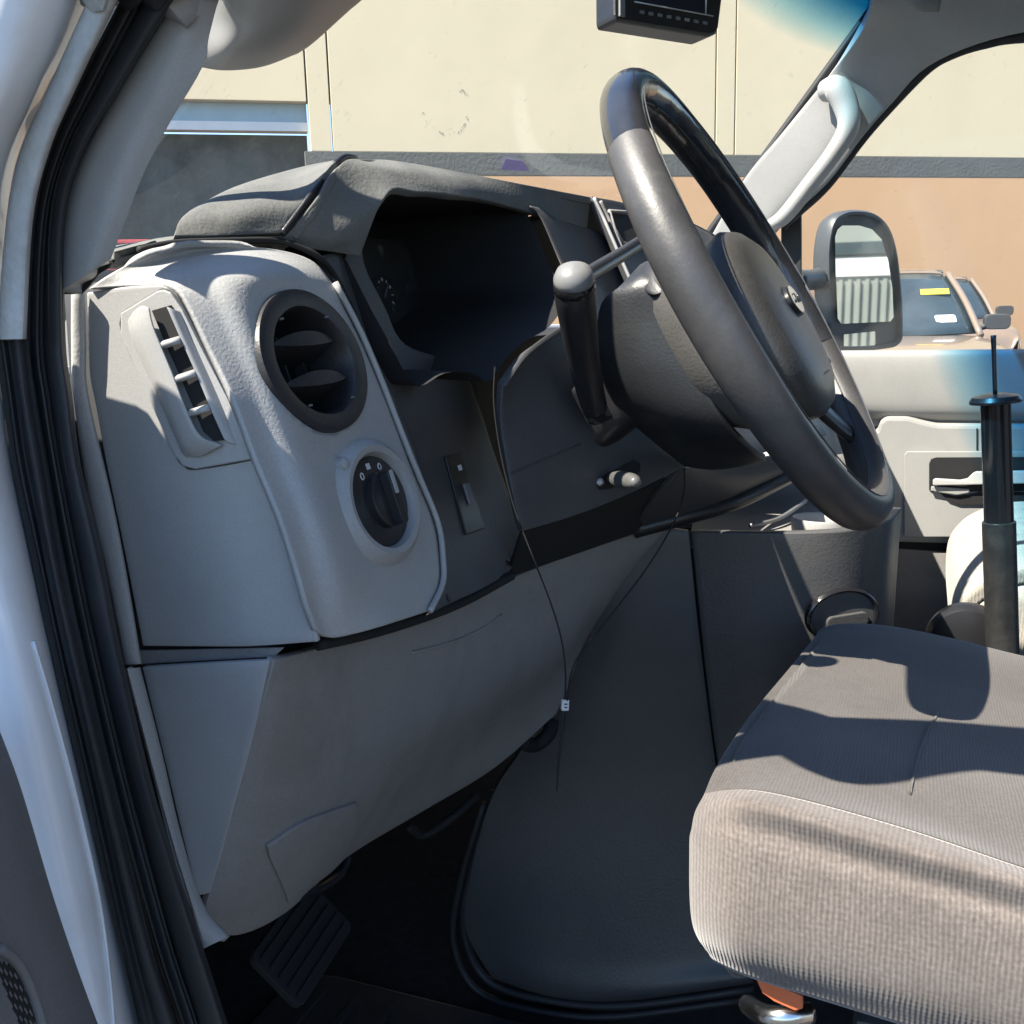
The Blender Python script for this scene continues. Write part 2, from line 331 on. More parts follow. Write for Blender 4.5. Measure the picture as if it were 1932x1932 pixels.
# red rail standing in front of the dark bay
rr = thing('red_rail', 'red painted guard rail in front of the dark bay', 'rail', tuple(np.append(FP(BF, xo-1.6, 0, 1.4)[:2], GZ)))
q = PL(250, 456, (FP(BF, 0, 0, 1.4), en)); yq = (q-p1) @ ez
for name, x0, x1, y0, y1 in (('rail_bar', -9, xo-.5, yq-.03, yq+.035), ('rail_bar', -9, xo-.5, yq-.5, yq-.44)):
    prism(name, [(x0, y0), (x1, y0), (x1, y1), (x0, y1)], BF, 1.36, 1.44, REDP, rr, .01)
for xx in (-8.5, -7., -5.4, xo-.6): prism('rail_post', [(xx, bot), (xx+.09, bot), (xx+.09, yq-.035), (xx, yq-.035)], BF, 1.355, 1.435, REDP, rr, .01)
# pale ribbed warehouse behind the van's right rear (seen in the door mirror)
wh = thing('warehouse', 'pale ribbed metal warehouse seen reflected in the door mirror', 'building', (16, 6, GZ))
box('wall', 16, 17, -6, 22, GZ, 4.2, PALE, wh, 0)
for i in range(110): box('rib', 15.95, 16.01, -1+i*.14, -.94+i*.14, GZ, 1.55, PALE, wh, 0)
box('window_band', 15.93, 16.02, -6, 22, 1.95, 2.15, CARGL, wh, 0)
box('white_panel', 15.96, 16.02, 2, 4.4, 1.6, 1.9, WHB, wh, 0)  # plain white panel on the siding

# ------------------------------------------------------------------ parked cars
def car(label, loc, rz, group):
    t = thing('parked_car', label, 'car', loc, group); t.rotation_euler = (0, 0, rz)
    def G(name, rows, m, n=5, face=None):
        o = patch(name, [[np.array(c, float) for c in r_] for r_ in rows], m, t, n, n, .02, face=face, bev=0); o.location = (0, 0, 0); return o
    W = .92
    # lower body as a lofted shell: sections along the length
    secs = []
    for x, zt, ww in ((-2.3, .95, .80), (-2.2, 1.0, .90), (-1., 1.02, W), (.9, 1.02, W), (1.25, 1.03, W), (1.9, .98, .90), (2.25, .88, .82), (2.36, .62, .76)):
        secs.append([(x, -ww, .30), (x, -ww-.03, .55), (x, -ww, .80), (x, -ww+.10, zt-.02), (x, -.35, zt+.01), (x, .35, zt+.01), (x, ww-.10, zt-.02), (x, ww, .80), (x, ww+.03, .55), (x, ww, .30)])
    G('body', secs, TANCAR, 4, (0, 0, 1))
    G('nose', [[(2.36, -.76, .62), (2.38, 0, .63), (2.36, .76, .62)], [(2.42, -.78, .48), (2.46, 0, .48), (2.42, .78, .48)], [(2.36, -.78, .28), (2.4, 0, .28), (2.36, .78, .28)]], TANCAR, 4, (1, 0, 0))
    G('roof', [[(x, -.60, z-.05), (x, -.45, z), (x, .45, z), (x, .60, z-.05)] for x, z in ((-2.0, 1.62), (-1.2, 1.70), (-.3, 1.70), (.18, 1.66))], TANCAR, 4, (0, 0, 1))
    ws = G('windshield', [[(.18, -.60, 1.61), (.22, -.3, 1.64), (.22, .3, 1.64), (.18, .60, 1.61)], [(.55, -.69, 1.36), (.62, -.3, 1.37), (.62, .3, 1.37), (.55, .69, 1.36)], [(.92, -.78, 1.06), (1.06, -.3, 1.05), (1.06, .3, 1.05), (.92, .78, 1.06)]], CARGL, 4, (1, 0, .5))
    f = frame((.50, .44, 1.455), (.57, 0, .62)); st = prism('sticker', rrect(.27, .075), f, .0, .008, YEL, t, 0, True)
    f = frame((.83, .50, 1.19), (.57, .1, .62)); prism('paper', rrect(.20, .10, .02), f, .0, .008, WHB, t, 0, True)
    for s in (-1, 1):
        tube('pillar', [np.array((1.0, s*.80, 1.03)), np.array((.58, s*.72, 1.36)), np.array((.16, s*.62, 1.64))], .032, TANCAR, t, local=True)
        G('side_window', [[(-1.7, s*.66, 1.55), (-.6, s*.66, 1.6), (.15, s*.66, 1.58)], [(-1.9, s*.8, 1.08), (-.6, s*.82, 1.06), (.78, s*.82, 1.06)]], CARGL, 3, (0, s, 0))
        tube('roof_rail', [np.array((-1.7, s*.60, 1.655)), np.array((-1.5, s*.60, 1.675)), np.array((-.3, s*.60, 1.675)), np.array((-.1, s*.60, 1.655))], .016, SKIRT, t, local=True)
        mi = prism('side_mirror', rrect(.24, .15, .05, s*1.02, 1.15), (np.zeros(3), np.array([0, 1., 0]), np.array([0, 0, 1.]), np.array([1., 0, 0])), .55, .67, SKIRT, t, .02, True); tube('mirror_foot', [np.array((.62, s*.82, 1.08)), np.array((.62, s*.93, 1.11))], .03, SKIRT, t, local=True)
        f = frame((2.22, s*.62, .78), (.8, s*.3, .3)); lathe('headlight', [(.13, -.02), (.12, .02), (.05, .035), (0, .036)], f, CHROME, t, 20, 1.3, .8, True)
        for xx in (1.45, -1.4):
            f = frame((xx, s*.90, .36), (0, s, 0)); wl = lathe('wheel', [(.36, -.2), (.36, .0), (.33, .025), (.24, .03)], f, RUBBER, t, 28, local=True); lathe('rim', [(.24, .015), (.2, .0), (.05, .02), (0, .02)], f, SILVER, wl, 28, local=True)
    return t
cp = D(1664, 580, 10.5); fwd = -ray(1664, 580); ang = math.atan2(fwd[1], fwd[0])
GRP = 'tan cars parked in front of the building'
c1 = car('tan parked SUV with a yellow windshield sticker, facing the van', (cp[0]-.55*math.cos(ang), cp[1]-.55*math.sin(ang), GZ), ang+R(7), GRP)
c2p = D(1748, 574, 16.5)
def copy_tree(o, par=None):
    c = o.copy(); C.objects.link(c); c.parent = par
    for ch in o.children:
        if ch.name.split('.')[0] not in ('sticker', 'paper'): copy_tree(ch, c)
    return c
# ------------------------------------------------------------------ the van
van = thing('van', 'white work van seen through its open driver door', 'van', (.3, .78, GZ))
VG = (.785, .775)
def ws_pt(l, t):
    """point on the bent windshield: l across the van, t 0 at the cowl to 1 at the roof header"""
    q = abs((l-VG[0])/VG[1]); z = 1.275+.575*t
    edge = -.462+.415*t
    bow = (1-q**3)*(.32*(1-t)+.05*t)
    return np.array([edge-bow, l, z])
rows = [[ws_pt(l, t) for l in np.linspace(.012, 1.555, 13)] for t in np.linspace(0, 1, 7)]
wsd = patch('windshield', rows, GLASS_T, van, 3, 3, .005, bev=0)
tag(wsd, 'curved windshield with a blue shade band along its top')
# purple sticker low on the glass
sp = [hit(wsd, u, v, .002) for u, v in ((944, 318), (998, 321), (985, 302), (954, 298))]
st = mk('windshield_sticker', sp+[p+np.array([-.0008, 0, 0]) for p in sp], [(0, 1, 2, 3), (7, 6, 5, 4), (0, 4, 5, 1), (1, 5, 6, 2), (2, 6, 7, 3), (3, 7, 4, 0)], PURP, wsd, False)
# invented wiper outside the glass, added to cast a shade band on the dash
def wz(l, z): return ws_pt(l, (z-1.275)/.575)
tube('shade_wiper_blade', [wz(l, z)+np.array([-.016, 0, .004]) for l, z in ((.035, 1.385), (.06, 1.412), (.12, 1.474), (.20, 1.55), (.30, 1.64))], .0115, RUBBER, van, 8)
tube('shade_wiper_arm', [wz(.03, 1.27)+np.array([-.03, 0, 0]), wz(.06, 1.33)+np.array([-.045, 0, .0]), wz(.13, 1.45)+np.array([-.04, 0, .004]), wz(.17, 1.52)+np.array([-.03, 0, .004])], .006, BLACK, van, 8)
# black painted border of the glass along the passenger side and the header
tube('windshield_gasket', [ws_pt(1.535, t)+np.array([.006, -.006, 0]) for t in np.linspace(-.05, .96, 8)]+[ws_pt(l, .985)+np.array([.006, 0, -.003]) for l in (1.50, 1.3, .8, .3, .1)], .0075, RUBBER, van, 8, 4)
# passenger A pillar trim
rows = [[(1335, 458, 1.520), (1370, 472, 1.523), (1400, 482, 1.528), (1425, 494, 1.540)],
 [(1403, 340, 1.520), (1432, 372, 1.523), (1460, 400, 1.528), (1478, 424, 1.540)],
 [(1470, 258, 1.520), (1502, 290, 1.523), (1532, 322, 1.528), (1562, 345, 1.540)],
 [(1540, 172, 1.520), (1572, 202, 1.523), (1600, 230, 1.528), (1628, 258, 1.540)],
 [(1592, 108, 1.498), (1624, 138, 1.515), (1654, 168, 1.527), (1684, 194, 1.540)],
 [(1630, 52, 1.470), (1672, 78, 1.501), (1712, 100, 1.519), (1752, 125, 1.537)],
 [(1646, 8, 1.43), (1722, 28, 1.47), (1800, 48, 1.50), (1875, 74, 1.525)],
 [(1655, -50, 1.40), (1770, -40, 1.44), (1880, -20, 1.48), (2050, 42, 1.52)],
 [(1660, -120, 1.30), (1780, -120, 1.36), (1920, -110, 1.42), (2200, 25, 1.52)]]
pil = patch('a_pillar_trim', rows, GREY, van, 5, 5, .02); tag(pil, 'pale grey trim on the far windshield pillar')
gh = tube('grab_handle', [V(1448, 428, 1.515), V(1480, 408, 1.50), V(1530, 345, 1.49), V(1574, 287, 1.485), V(1600, 240, 1.487), V(1596, 200, 1.495), V(1578, 168, 1.50), V(1556, 172, 1.515)], [.010, .014, .0145, .015, .018, .021, .022, .018], GREY, van, 12, 6)
tag(gh, 'pale grey grab handle on the far pillar')
# headliner and roof
rows = [[np.array([x, l, 1.80+.045*math.sin(math.pi*(l-.05)/1.48)-.02*max(0, -x)]) for l in np.linspace(.05, 1.53, 7)] for x in (-.13, 0, .3, .8, 1.4)]
hl = patch('headliner', rows, HEAD, van, 2, 2, .02, face=(0, 0, -1))
box('roof', -.20, 1.5, -.02, 1.60, 1.882, 1.91, WHITEP, van, .008)
for l0, l1 in ((-.02, .06), (1.54, 1.60)): box('roof_rail', -.12, 1.5, l0, l1, 1.76, 1.88, WHITEP, van, .01)
tube('visor_clip', [V(1722, -14, 1.30), V(1740, 4, 1.30), V(1775, 6, 1.30)], .012, HEAD, van)
# shell that closes the cab: floor, firewall, rear wall, side behind the door opening
box('floor_pan', -.95, 1.4, .06, 1.56, .46, .50, CARPET, van, .004)
box('firewall', -.98, -.93, .05, 1.56, .50, 1.27, VOID, van, .004)
box('cargo_floor', 1.4, 3.2, .0, 1.6, .46, .50, HEAD, van, .004)
box('side_panel', .85, 1.39, -.02, .03, .46, 1.79, WHITEP, van, .01)
box('side_panel', .82, 1.39, 1.575, 1.62, .46, 1.79, WHITEP, van, .01)
box('door_sill', -.40, .85, -.06, .08, .40, .458, SKIRT, van, .01)
box('patch_shade_box', -.575, -.462, -.055, .004, .98, 1.362, WHITEP, van, .008)  # unseen box added by the pillar to shade below the dash sun patch
box('fender', -1.30, -.475, -.07, -.03, .40, 1.255, WHITEP, van, .02)
box('dash_light_block', -.92, -.50, .09, 1.54, .95, 1.255, VOID, van, 0)  # unseen black boxes added to stop sun leaking through the hollow dash
box('dash_light_block', -.498, -.44, .11, .60, 1.0, 1.27, VOID, van, 0)
cowl = patch('cowl', [[np.array([x-.30*(1-abs((l-.79)/.75)**2.4)*k_, l, z]) for l in np.linspace(-.02, 1.6, 9)] for x, z, k_ in ((-.47, 1.262, 1), (-.80, 1.20, .8), (-1.25, 1.08, .3), (-1.35, .6, .2))], WHITEP, van, 2, 2, .01, face=(0, 0, 1))
# driver side door jamb: painted pillar, grey frame piece, rubber seals
ol = [(168, -6), (87, 175), (30, 310), (5, 480), (-4, 640), (12, 750), (30, 880), (68, 1050), (107, 1233), (169, 1506), (228, 1780), (262, 1932), (292, 2060)]
orr = [(226, -6), (140, 175), (92, 290), (62, 420), (50, 640), (62, 750), (85, 880), (113, 1050), (152, 1233), (217, 1506), (287, 1780), (337, 1932), (372, 2060)]
ir = [(339, -6), (226, 175), (160, 290), (125, 420), (124, 640), (137, 750), (153, 880), (194, 1050), (230, 1233), (294, 1506), (381, 1780), (430, 1932), (470, 2060)]
top = [(200, -70), (260, -70), (385, -70)]
def lerp(a, b, t): return (a[0]*(1-t)+b[0]*t, a[1]*(1-t)+b[1]*t)
UPV = (np.array([.275, .03, .36]), np.array([.185, .018, .265]), np.array([.085, .006, .135]))
def up_rows(rows): return [[np.array(p)+o_ for p in rows[0]] for o_ in UPV]+rows       # the pillar carries on to the roof
def ribbon(name, A, B, prof, m, idx, n=5, thick=.006):
    rows = [[V(*lerp(A[i], B[i], t), l) for t, l in prof] for i in idx]
    return patch(name, up_rows(rows) if idx[0] == 0 else rows, m, van, n, 4, thick)
OL, ORR, IR = [top[0]]+ol, [top[1]]+orr, [top[2]]+ir
gp = ribbon('door_frame_strip', OL, ORR, [(0, -.022), (.06, -.030), (.5, -.032), (.94, -.028), (1, -.012)], DUSTR, range(0, 6)); tag(gp, 'dusty pale grey strip along the door frame')
bs = ribbon('outer_door_seal', OL, ORR, [(0, -.018), (.12, -.026), (.4, -.022), (.62, -.027), (.9, -.022), (1, -.010)], RUBBER, range(5, 14))
isl = ribbon('inner_door_seal', ORR, IR, [(0, -.002), (.07, -.011), (.3, -.012), (.38, -.002), (.46, -.009), (.80, -.010), (.93, -.005), (1, .012)], RUBBER, range(0, 14))
PA = [(-30, -60), (-60, 175), (-110, 310), (-140, 480), (-150, 640), (-130, 750), (-110, 880), (-80, 1050), (-30, 1233), (20, 1506), (90, 1780), (140, 1932), (180, 2060)]
pj = patch('door_jamb', up_rows([[V(*lerp(PA[i], ol[i], t), l) for t, l in ((-.9, -.055), (-.25, -.062), (.15, -.060), (.5, -.052), (.8, -.036), (1.02, -.012))] for i in range(13)]), WHITEP, van, 5, 4, .02)
tag(pj, 'white painted metal door jamb edge')
# joint line and drips in the jamb paint
tube('jamb_bead', [hit(pj, u, v, .0005) for u, v in ((60, 1210), (95, 1330), (140, 1500), (185, 1700), (205, 1850), (214, 1960))], .0012, WHITEP, van, 6)
# driver pillar trim and its grab handle
rows = [[(385, -70), (400, -70), (430, -70), (470, -70)], [(339, -8), (362, -10), (388, -12), (420, -15)], [(280, 82), (322, 76), (358, 70), (396, 62)], [(226, 175), (272, 165), (322, 150), (381, 128)],
 [(176, 262), (222, 252), (272, 246), (320, 232)], [(137, 352), (182, 347), (228, 341), (270, 330)], [(119, 442), (157, 440), (197, 436), (234, 424)], [(113, 549), (140, 533), (172, 512), (209, 489)]]
dp = patch('a_pillar_trim', up_rows([[V(*c, l) for c, l in zip([(r_[0][0]-14, r_[0][1])]+list(r_), (.008, .003, .004, .006, .012))] for r_ in rows]), GREYS, van, 5, 5, .012); tag(dp, 'shaded grey trim on the near windshield pillar')
rows = [[(372, -120, .030), (470, -120, -.035), (600, -120, -.035), (760, -120, .03)], [(378, -30, .045), (470, -30, -.008), (590, -30, -.006), (712, -30, .055)], [(381, 40, .058), (460, 38, .022), (560, 32, .026), (650, 28, .080)], [(380, 95, .068), (440, 97, .044), (520, 88, .052), (590, 82, .100)], [(379, 127, .080), (425, 133, .074), (495, 126, .08), (562, 101, .115)]]
rows = [[np.array(V(*c))+o_ for c in (rows[0][0], (430, -120, -.01), (480, -120, -.012), (520, -120, .03))] for o_ in (np.array([.12, .02, .19]), np.array([.06, .01, .10]))]+rows
dh = patch('grab_handle', rows, GREYS, van, 6, 6, .025); tag(dh, 'rounded grey grab handle on the near pillar')
pixprism('pillar_gap', [(113, 552), (140, 540), (160, 522), (185, 505), (205, 498), (200, 508), (180, 520), (165, 540), (150, 556), (118, 557)], plane(V(113, 552, .010), V(205, 498, .018), V(160, 560, .015)), -.006, -.003, VOID, van, 0)

# ------------------------------------------------------------------ driver door, swung open
dd = thing('driver_door', 'open driver door, its grey trim and speaker grille at the frame edge', 'door', (-.42, -.07, .45))
rows = [[(-420, 1180, -.30), (-200, 1250, -.20), (-60, 1330, -.115), (-14, 1352, -.088), (-8, 1360, -.078)], [(-420, 1380, -.30), (-180, 1430, -.19), (0, 1470, -.115), (34, 1482, -.088), (40, 1488, -.078)],
 [(-420, 1620, -.30), (-150, 1650, -.19), (60, 1690, -.115), (98, 1700, -.088), (106, 1708, -.078)], [(-420, 1850, -.30), (-100, 1880, -.19), (120, 1905, -.115), (172, 1916, -.088), (182, 1924, -.078)], [(-420, 2150, -.30), (-60, 2120, -.19), (190, 2080, -.115), (245, 2080, -.088), (252, 2085, -.078)]]
dt = patch('trim_panel', rows, DOORT, dd, 8, 8, .03)
# speaker grille slots pressed into the trim
ring = tube('grille_rim', [hit(dt, u, v, .001) for u, v in ((-8, 1790), (25, 1815), (52, 1865), (74, 1935), (84, 1990))], .0022, DOORT, dd, 8)
for i in range(6):
    for j in range(6):
        u, v = -14+j*9.5+i*9.5, 1808+i*23+j*4
        q = [hit(dt, u+du, v+dv, -.0006) for du, dv in ((0, 0), (6, 9), (11, 18))]
        tube('grille_slot', q, .0011, VOID, dd, 6, 3)
# outer skin of the door with belt, window frame and pane, standing out to the left of the view
hx, hy = -.475, -.10; dv_ = np.array([-.36, -.93, 0]); dv_ /= np.linalg.norm(dv_); dn = np.array([-dv_[1], dv_[0], 0])
DF = (np.array([hx, hy, 0.]), dv_, np.array([0, 0, 1.]), np.cross(dv_, np.array([0, 0, 1.])))
prism('door_shell', [(0, .42), (1.02, .42), (1.02, 1.20), (.0, 1.20)], DF, -.03, .06, WHITEP, dd, .01)
prism('window_frame', [(0, 1.203), (.06, 1.203), (.42, 1.76), (.98, 1.78), (1.02, 1.203), (1.06, 1.203), (1.02, 1.83), (.38, 1.81), (.02, 1.33)], DF, -.01, .04, RUBBER, dd, .004)
prism('sun_cut_sail', [(-.03, 1.206), (.30, 1.206), (.30, 1.41), (.16, 1.478), (-.03, 1.478)], DF, -.03, .05, BLACK, dd, .004)  # unseen plate, outline shaped to shade the dash end below the sun patch
prism('window_pane', [(.06, 1.206), (1.01, 1.206), (.975, 1.776), (.43, 1.757), (.27, 1.51)], DF, .008, .013, GLASS, dd, 0)

# ------------------------------------------------------------------ passenger door with its mirror
pd = thing('passenger_door', 'pale grey passenger door panel across the cab with inside handle', 'door', (.15, 1.6, .46))
PDL = 1.58
def DP(l): return (np.array([0., l, 0.]), np.array([0., -1., 0.]))
PX = lambda u, v: V(u, v, PDL)
zt = PX(1700, 666)[2]
rows = [[np.array([x, l, z]) for x in np.linspace(-.62, .82, 6)] for l, z in ((PDL+.03, zt+.004), (PDL-.002, zt+.001), (PDL-.011, zt-.008), (PDL-.013, zt-.05), (PDL-.009, zt-.100), (PDL+.006, zt-.12))]
patch('upper_panel', rows, DOORP, pd, 4, 3, .02, face=(0, -1, .2))
za = V(1700, 790, PDL-.03)[2]; zb = V(1750, 1022, PDL-.03)[2]
box('groove', -.60, .82, PDL+.010, PDL+.03, za-.02, zt-.115, MID, pd, .003)
arm = [(1655, 812), (1660, 796), (1672, 788), (1712, 788), (1745, 797), (1768, 802), (2300, 806), (2300, 1040), (1500, 1018), (1560, 880)]
pixprism('armrest_panel', arm, DP(PDL-.03), -.045, .0, DOORP, pd, .006)
pixprism('handle_bezel', [(1706, 858), (1711, 851), (1990, 851), (1990, 1012), (1706, 1012)], DP(PDL-.031), 0, .005, DOORP, pd, .0015)
pixprism('handle_recess', [(1753, 875), (1757, 866), (1766, 863), (1960, 862), (1960, 926), (1757, 928), (1753, 924)], DP(PDL-.0365), 0, .0012, VOID, pd, 0)
pixprism('handle_lever', [(1760, 906), (1765, 903), (1812, 906), (1826, 903), (1836, 893), (1842, 890), (1960, 888), (1960, 912), (1760, 916)], DP(PDL-.052), -.008, 0, SILVER, pd, .002)
pixprism('handle_lip', [(1757, 918), (1790, 920), (1830, 923), (1828, 930), (1806, 934), (1778, 930), (1756, 926)], DP(PDL-.045), -.006, 0, DOORP, pd, .0015)
pixprism('pull_pocket', [(1774, 930), (1800, 936), (1826, 933), (1850, 928), (1960, 928), (1960, 952), (1810, 952), (1790, 945)], DP(PDL-.0385), 0, .0012, VOID, pd, 0)
for a, b in (((1842, 808), (1842, 849)), ((1908, 852), (1908, 930))):
    pixprism('panel_joint', [(a[0], a[1]), (a[0]+3, a[1]), (b[0]+3, b[1]), (b[0], b[1])], DP(PDL-.0305), 0, .0012, VOID, pd, 0)
box('panel_gap', -.60, .82, PDL-.02, PDL+.02, zb-.018, zb-.002, VOID, pd, 0)
box('lower_panel', -.60, .82, PDL-.018, PDL+.02, .47, zb-.019, MID, pd, .004)
box('door_shell', -.62, .84, PDL+.032, PDL+.12, .42, zt-.004, WHITEP, pd, .01)
ps = [(1448, 640), (1476, 470), (1478, 424), (1505, 398), (1562, 345), (1628, 258), (1684, 194), (1752, 125), (1800, 97), (1860, 78), (1940, 66), (2200, 60)]
tube('window_seal', [V(u-2, v+4, 1.555) for u, v in ps[2:]], .009, RUBBER, pd, 8)
pixprism('vent_post', [(1474, 424), (1512, 394), (1512, 640), (1474, 640)], DP(1.575), -.01, .004, RUBBER, pd, .002)
pixprism('window_pane', [(1480, 430), (1562, 350), (1684, 198), (1800, 100), (1940, 70), (2400, 62), (2400, 668), (1480, 668)], DP(1.60), -.002, .002, GLASS, pd, 0)
# door mirror outside the far window
ML = 1.84; mf = DP(ML)
hs = []
cen = V(1628, 530, ML)
for sc_, dl in ((.62, .052), (.84, .044), (.96, .028), (1., .012), (1., -.008), (.97, -.016), (.93, -.016), (.915, -.006)):
    hs.append((sc_, dl))
outl = [(1560, 560), (1558, 480), (1566, 425), (1585, 404), (1615, 398), (1645, 404), (1668, 430), (1682, 480), (1690, 560), (1692, 620), (1688, 652), (1660, 660), (1600, 662), (1572, 655), (1562, 620)]
P0 = [V(u, v, ML) for u, v in outl]
vs, fs = [], []; kk = len(P0); dens = cr1(np.array(P0+[P0[0]]), 4)[:-1]; kk = len(dens)
for s_, dl in hs:
    for p in dens: q_ = cen+(p-cen)*s_; vs.append(q_+np.array([0, (q_[0]-cen[0])*1.1, 0])+np.array([-.74, .67, 0])*dl)
for i in range(len(hs)-1):
    for j in range(kk): fs.append((i*kk+j, i*kk+(j+1) % kk, (i+1)*kk+(j+1) % kk, (i+1)*kk+j))
fs.append([j for j in range(kk)]); fs.append([(len(hs)-1)*kk+j for j in range(kk)][::-1])
mh = mk('side_mirror', vs, fs, mat('dark slate mirror housing', (.055, .062, .066), .45, .1), pd); mh.modifiers.new('e', 'EDGE_SPLIT').split_angle = R(50)
tag(mh, 'dark tow mirror outside the passenger window')
mn = np.array([.80, -.60, .02]); mn /= np.linalg.norm(mn)
def mirror_face(name, uv, l):
    # each pane is tilted about its own upright axis towards the driver
    P = np.array([V(u, v, l) for u, v in uv]); vs = [tuple(p) for p in P]+[tuple(p+np.array([0, .004, 0])) for p in P]; n_ = len(P)
    o = mk(name, vs, [list(range(n_))[::-1], list(range(n_, 2*n_))]+[(i, (i+1) % n_, n_+(i+1) % n_, n_+i) for i in range(n_)], None, mh, False)
    return o
# the silvered panes
def mirror_mat():
    m = bpy.data.materials.new('mirror pane'); m.use_nodes = True; p = m.node_tree.nodes['Principled BSDF']
    p.inputs['Metallic'].default_value = 1; p.inputs['Roughness'].default_value = .02; p.inputs['Base Color'].default_value = (.80, .83, .81, 1); return m
MM = mirror_mat()
def tilted_pane(name, uv, l, tilt):
    P = np.array([V(u, v, l) for u, v in uv]); c = P.mean(0); n_ = len(P)
    Q = P.copy(); Q[:, 1] += (P[:, 0]-cen[0])*tilt
    B = Q+np.array([0, .003, 0])
    o = mk(name, list(Q)+list(B), [list(range(n_))[::-1], list(range(n_, 2*n_))]+[(i, (i+1) % n_, n_+(i+1) % n_, n_+i) for i in range(n_)], MM, mh, False)
    return o
tilted_pane('mirror_glass', [(1584, 600), (1581, 520), (1580, 450), (1584, 436), (1592, 428), (1622, 426), (1645, 432), (1662, 450), (1674, 490), (1682, 545), (1684, 600), (1678, 608), (1590, 610)], ML-.016, 1.1)
tilted_pane('spot_mirror', [(1594, 630), (1650, 626), (1651, 650), (1645, 657), (1594, 655)], ML-.018, 1.0)
tube('mirror_arm', [V(1500, 530, 1.64), V(1530, 528, 1.72), V(1562, 522, 1.84)], [.022, .02, .026], mh.data.materials[0], mh, 10)
tube('mirror_arm', [V(1500, 618, 1.64), V(1530, 620, 1.72), V(1572, 622, 1.84)], [.014, .014, .018], mh.data.materials[0], mh, 10)
c2 = copy_tree(c1); c2.location = (c2p[0], c2p[1], GZ); c2.rotation_euler = (0, 0, ang+R(9))
c2['label'] = 'second tan parked car half hidden behind the one with the yellow sticker'
# ------------------------------------------------------------------ dashboard
da = thing('dashboard', 'grey van dashboard with round air vent, light switch and hooded gauges', 'dashboard', (-.5, .6, .9))
PE = plane(V(165, 600, .058), V(240, 1150, .058), V(470, 860, .071))         # end face by the door
PAN = plane(V(540, 755, .102), V(650, 1092, .102), V(778, 880, .232))         # face with vent and switch
PB = (PAN[0]-PAN[1]*.006, PAN[1])
A_ = lambda u, v: PL(u, v, PAN)
e_ = lambda u, v, off=0: PL(u, v, PE, off)
rows = [[(163, 552), (205, 545), (250, 540), (306, 538)], [(165, 600), (215, 600), (280, 590), (334, 560)], [(168, 700), (240, 690), (325, 680), (385, 654)], [(181, 770), (265, 770), (358, 765), (434, 752)],
        [(201, 880), (290, 880), (388, 872), (476, 863)], [(226, 1000), (320, 1000), (428, 990), (522, 976)], [(248, 1110), (345, 1110), (465, 1108), (574, 1116)], [(269, 1219), (360, 1220), (470, 1220), (600, 1211)]]
endp = patch('end_panel', [[e_(*c) for c in r_] for r_ in rows], GREYS, da, 6, 6, .004)
# edge strip beside the door seal
sl_ = [(134, 556), (134, 650), (138, 744), (166, 937), (200, 1080), (235, 1254)]; sr_ = [(161, 552), (163, 650), (167, 744), (211, 937), (239, 1080), (268, 1252)]
patch('edge_strip', [[V(*sl_[i], .052), V(*lerp(sl_[i], sr_[i], .15), .0485), V(*lerp(sl_[i], sr_[i], .85), .0515), V(*sr_[i], .057)] for i in range(6)], GREY, da, 5, 3, .004)
patch('edge_strip', [[V(*a, .040), V(*lerp(a, b, .15), .036), V(*lerp(a, b, .85), .045), V(*b, .054)] for a, b in (((236, 1262), (265, 1259)), ((277, 1420), (304, 1412)), ((322, 1585), (342, 1575)), ((360, 1710), (384, 1705)), ((379, 1792), (434, 1766)))], GREY, da, 5, 3, .004)
# recessed body behind all the visible joints
patch('joint_backing', [[V(120, 540, .075), V(300, 520, .09), V(560, 500, .235)], [V(150, 900, .072), V(400, 880, .09), V(800, 900, .27)], [V(215, 1225, .072), V(400, 1235, .078), V(540, 1240, .12)], [V(240, 1300, .072), V(400, 1300, .08), V(500, 1300, .12)], [V(340, 1650, .072), V(390, 1650, .08), V(400, 1640, .12)]], SKIRT, da, 4, 4, .004)
pixprism('joint_band', [(233, 1228), (536, 1222), (516, 1240), (262, 1254), (240, 1256)], (PE[0]-PE[1]*.004, PE[1]), -.002, 0, MID, da, .0008)
# lower end panel
rows = [[(268, 1259, .056), (390, 1252, .060), (508, 1246, .066)], [(306, 1415, .056), (390, 1400, .060), (478, 1385, .065)], [(345, 1580, .056), (390, 1565, .060), (432, 1555, .063)], [(372, 1690, .056), (384, 1688, .058), (396, 1685, .060)]]
patch('lower_end_panel', rows, GREYS, da, 6, 6, .004)
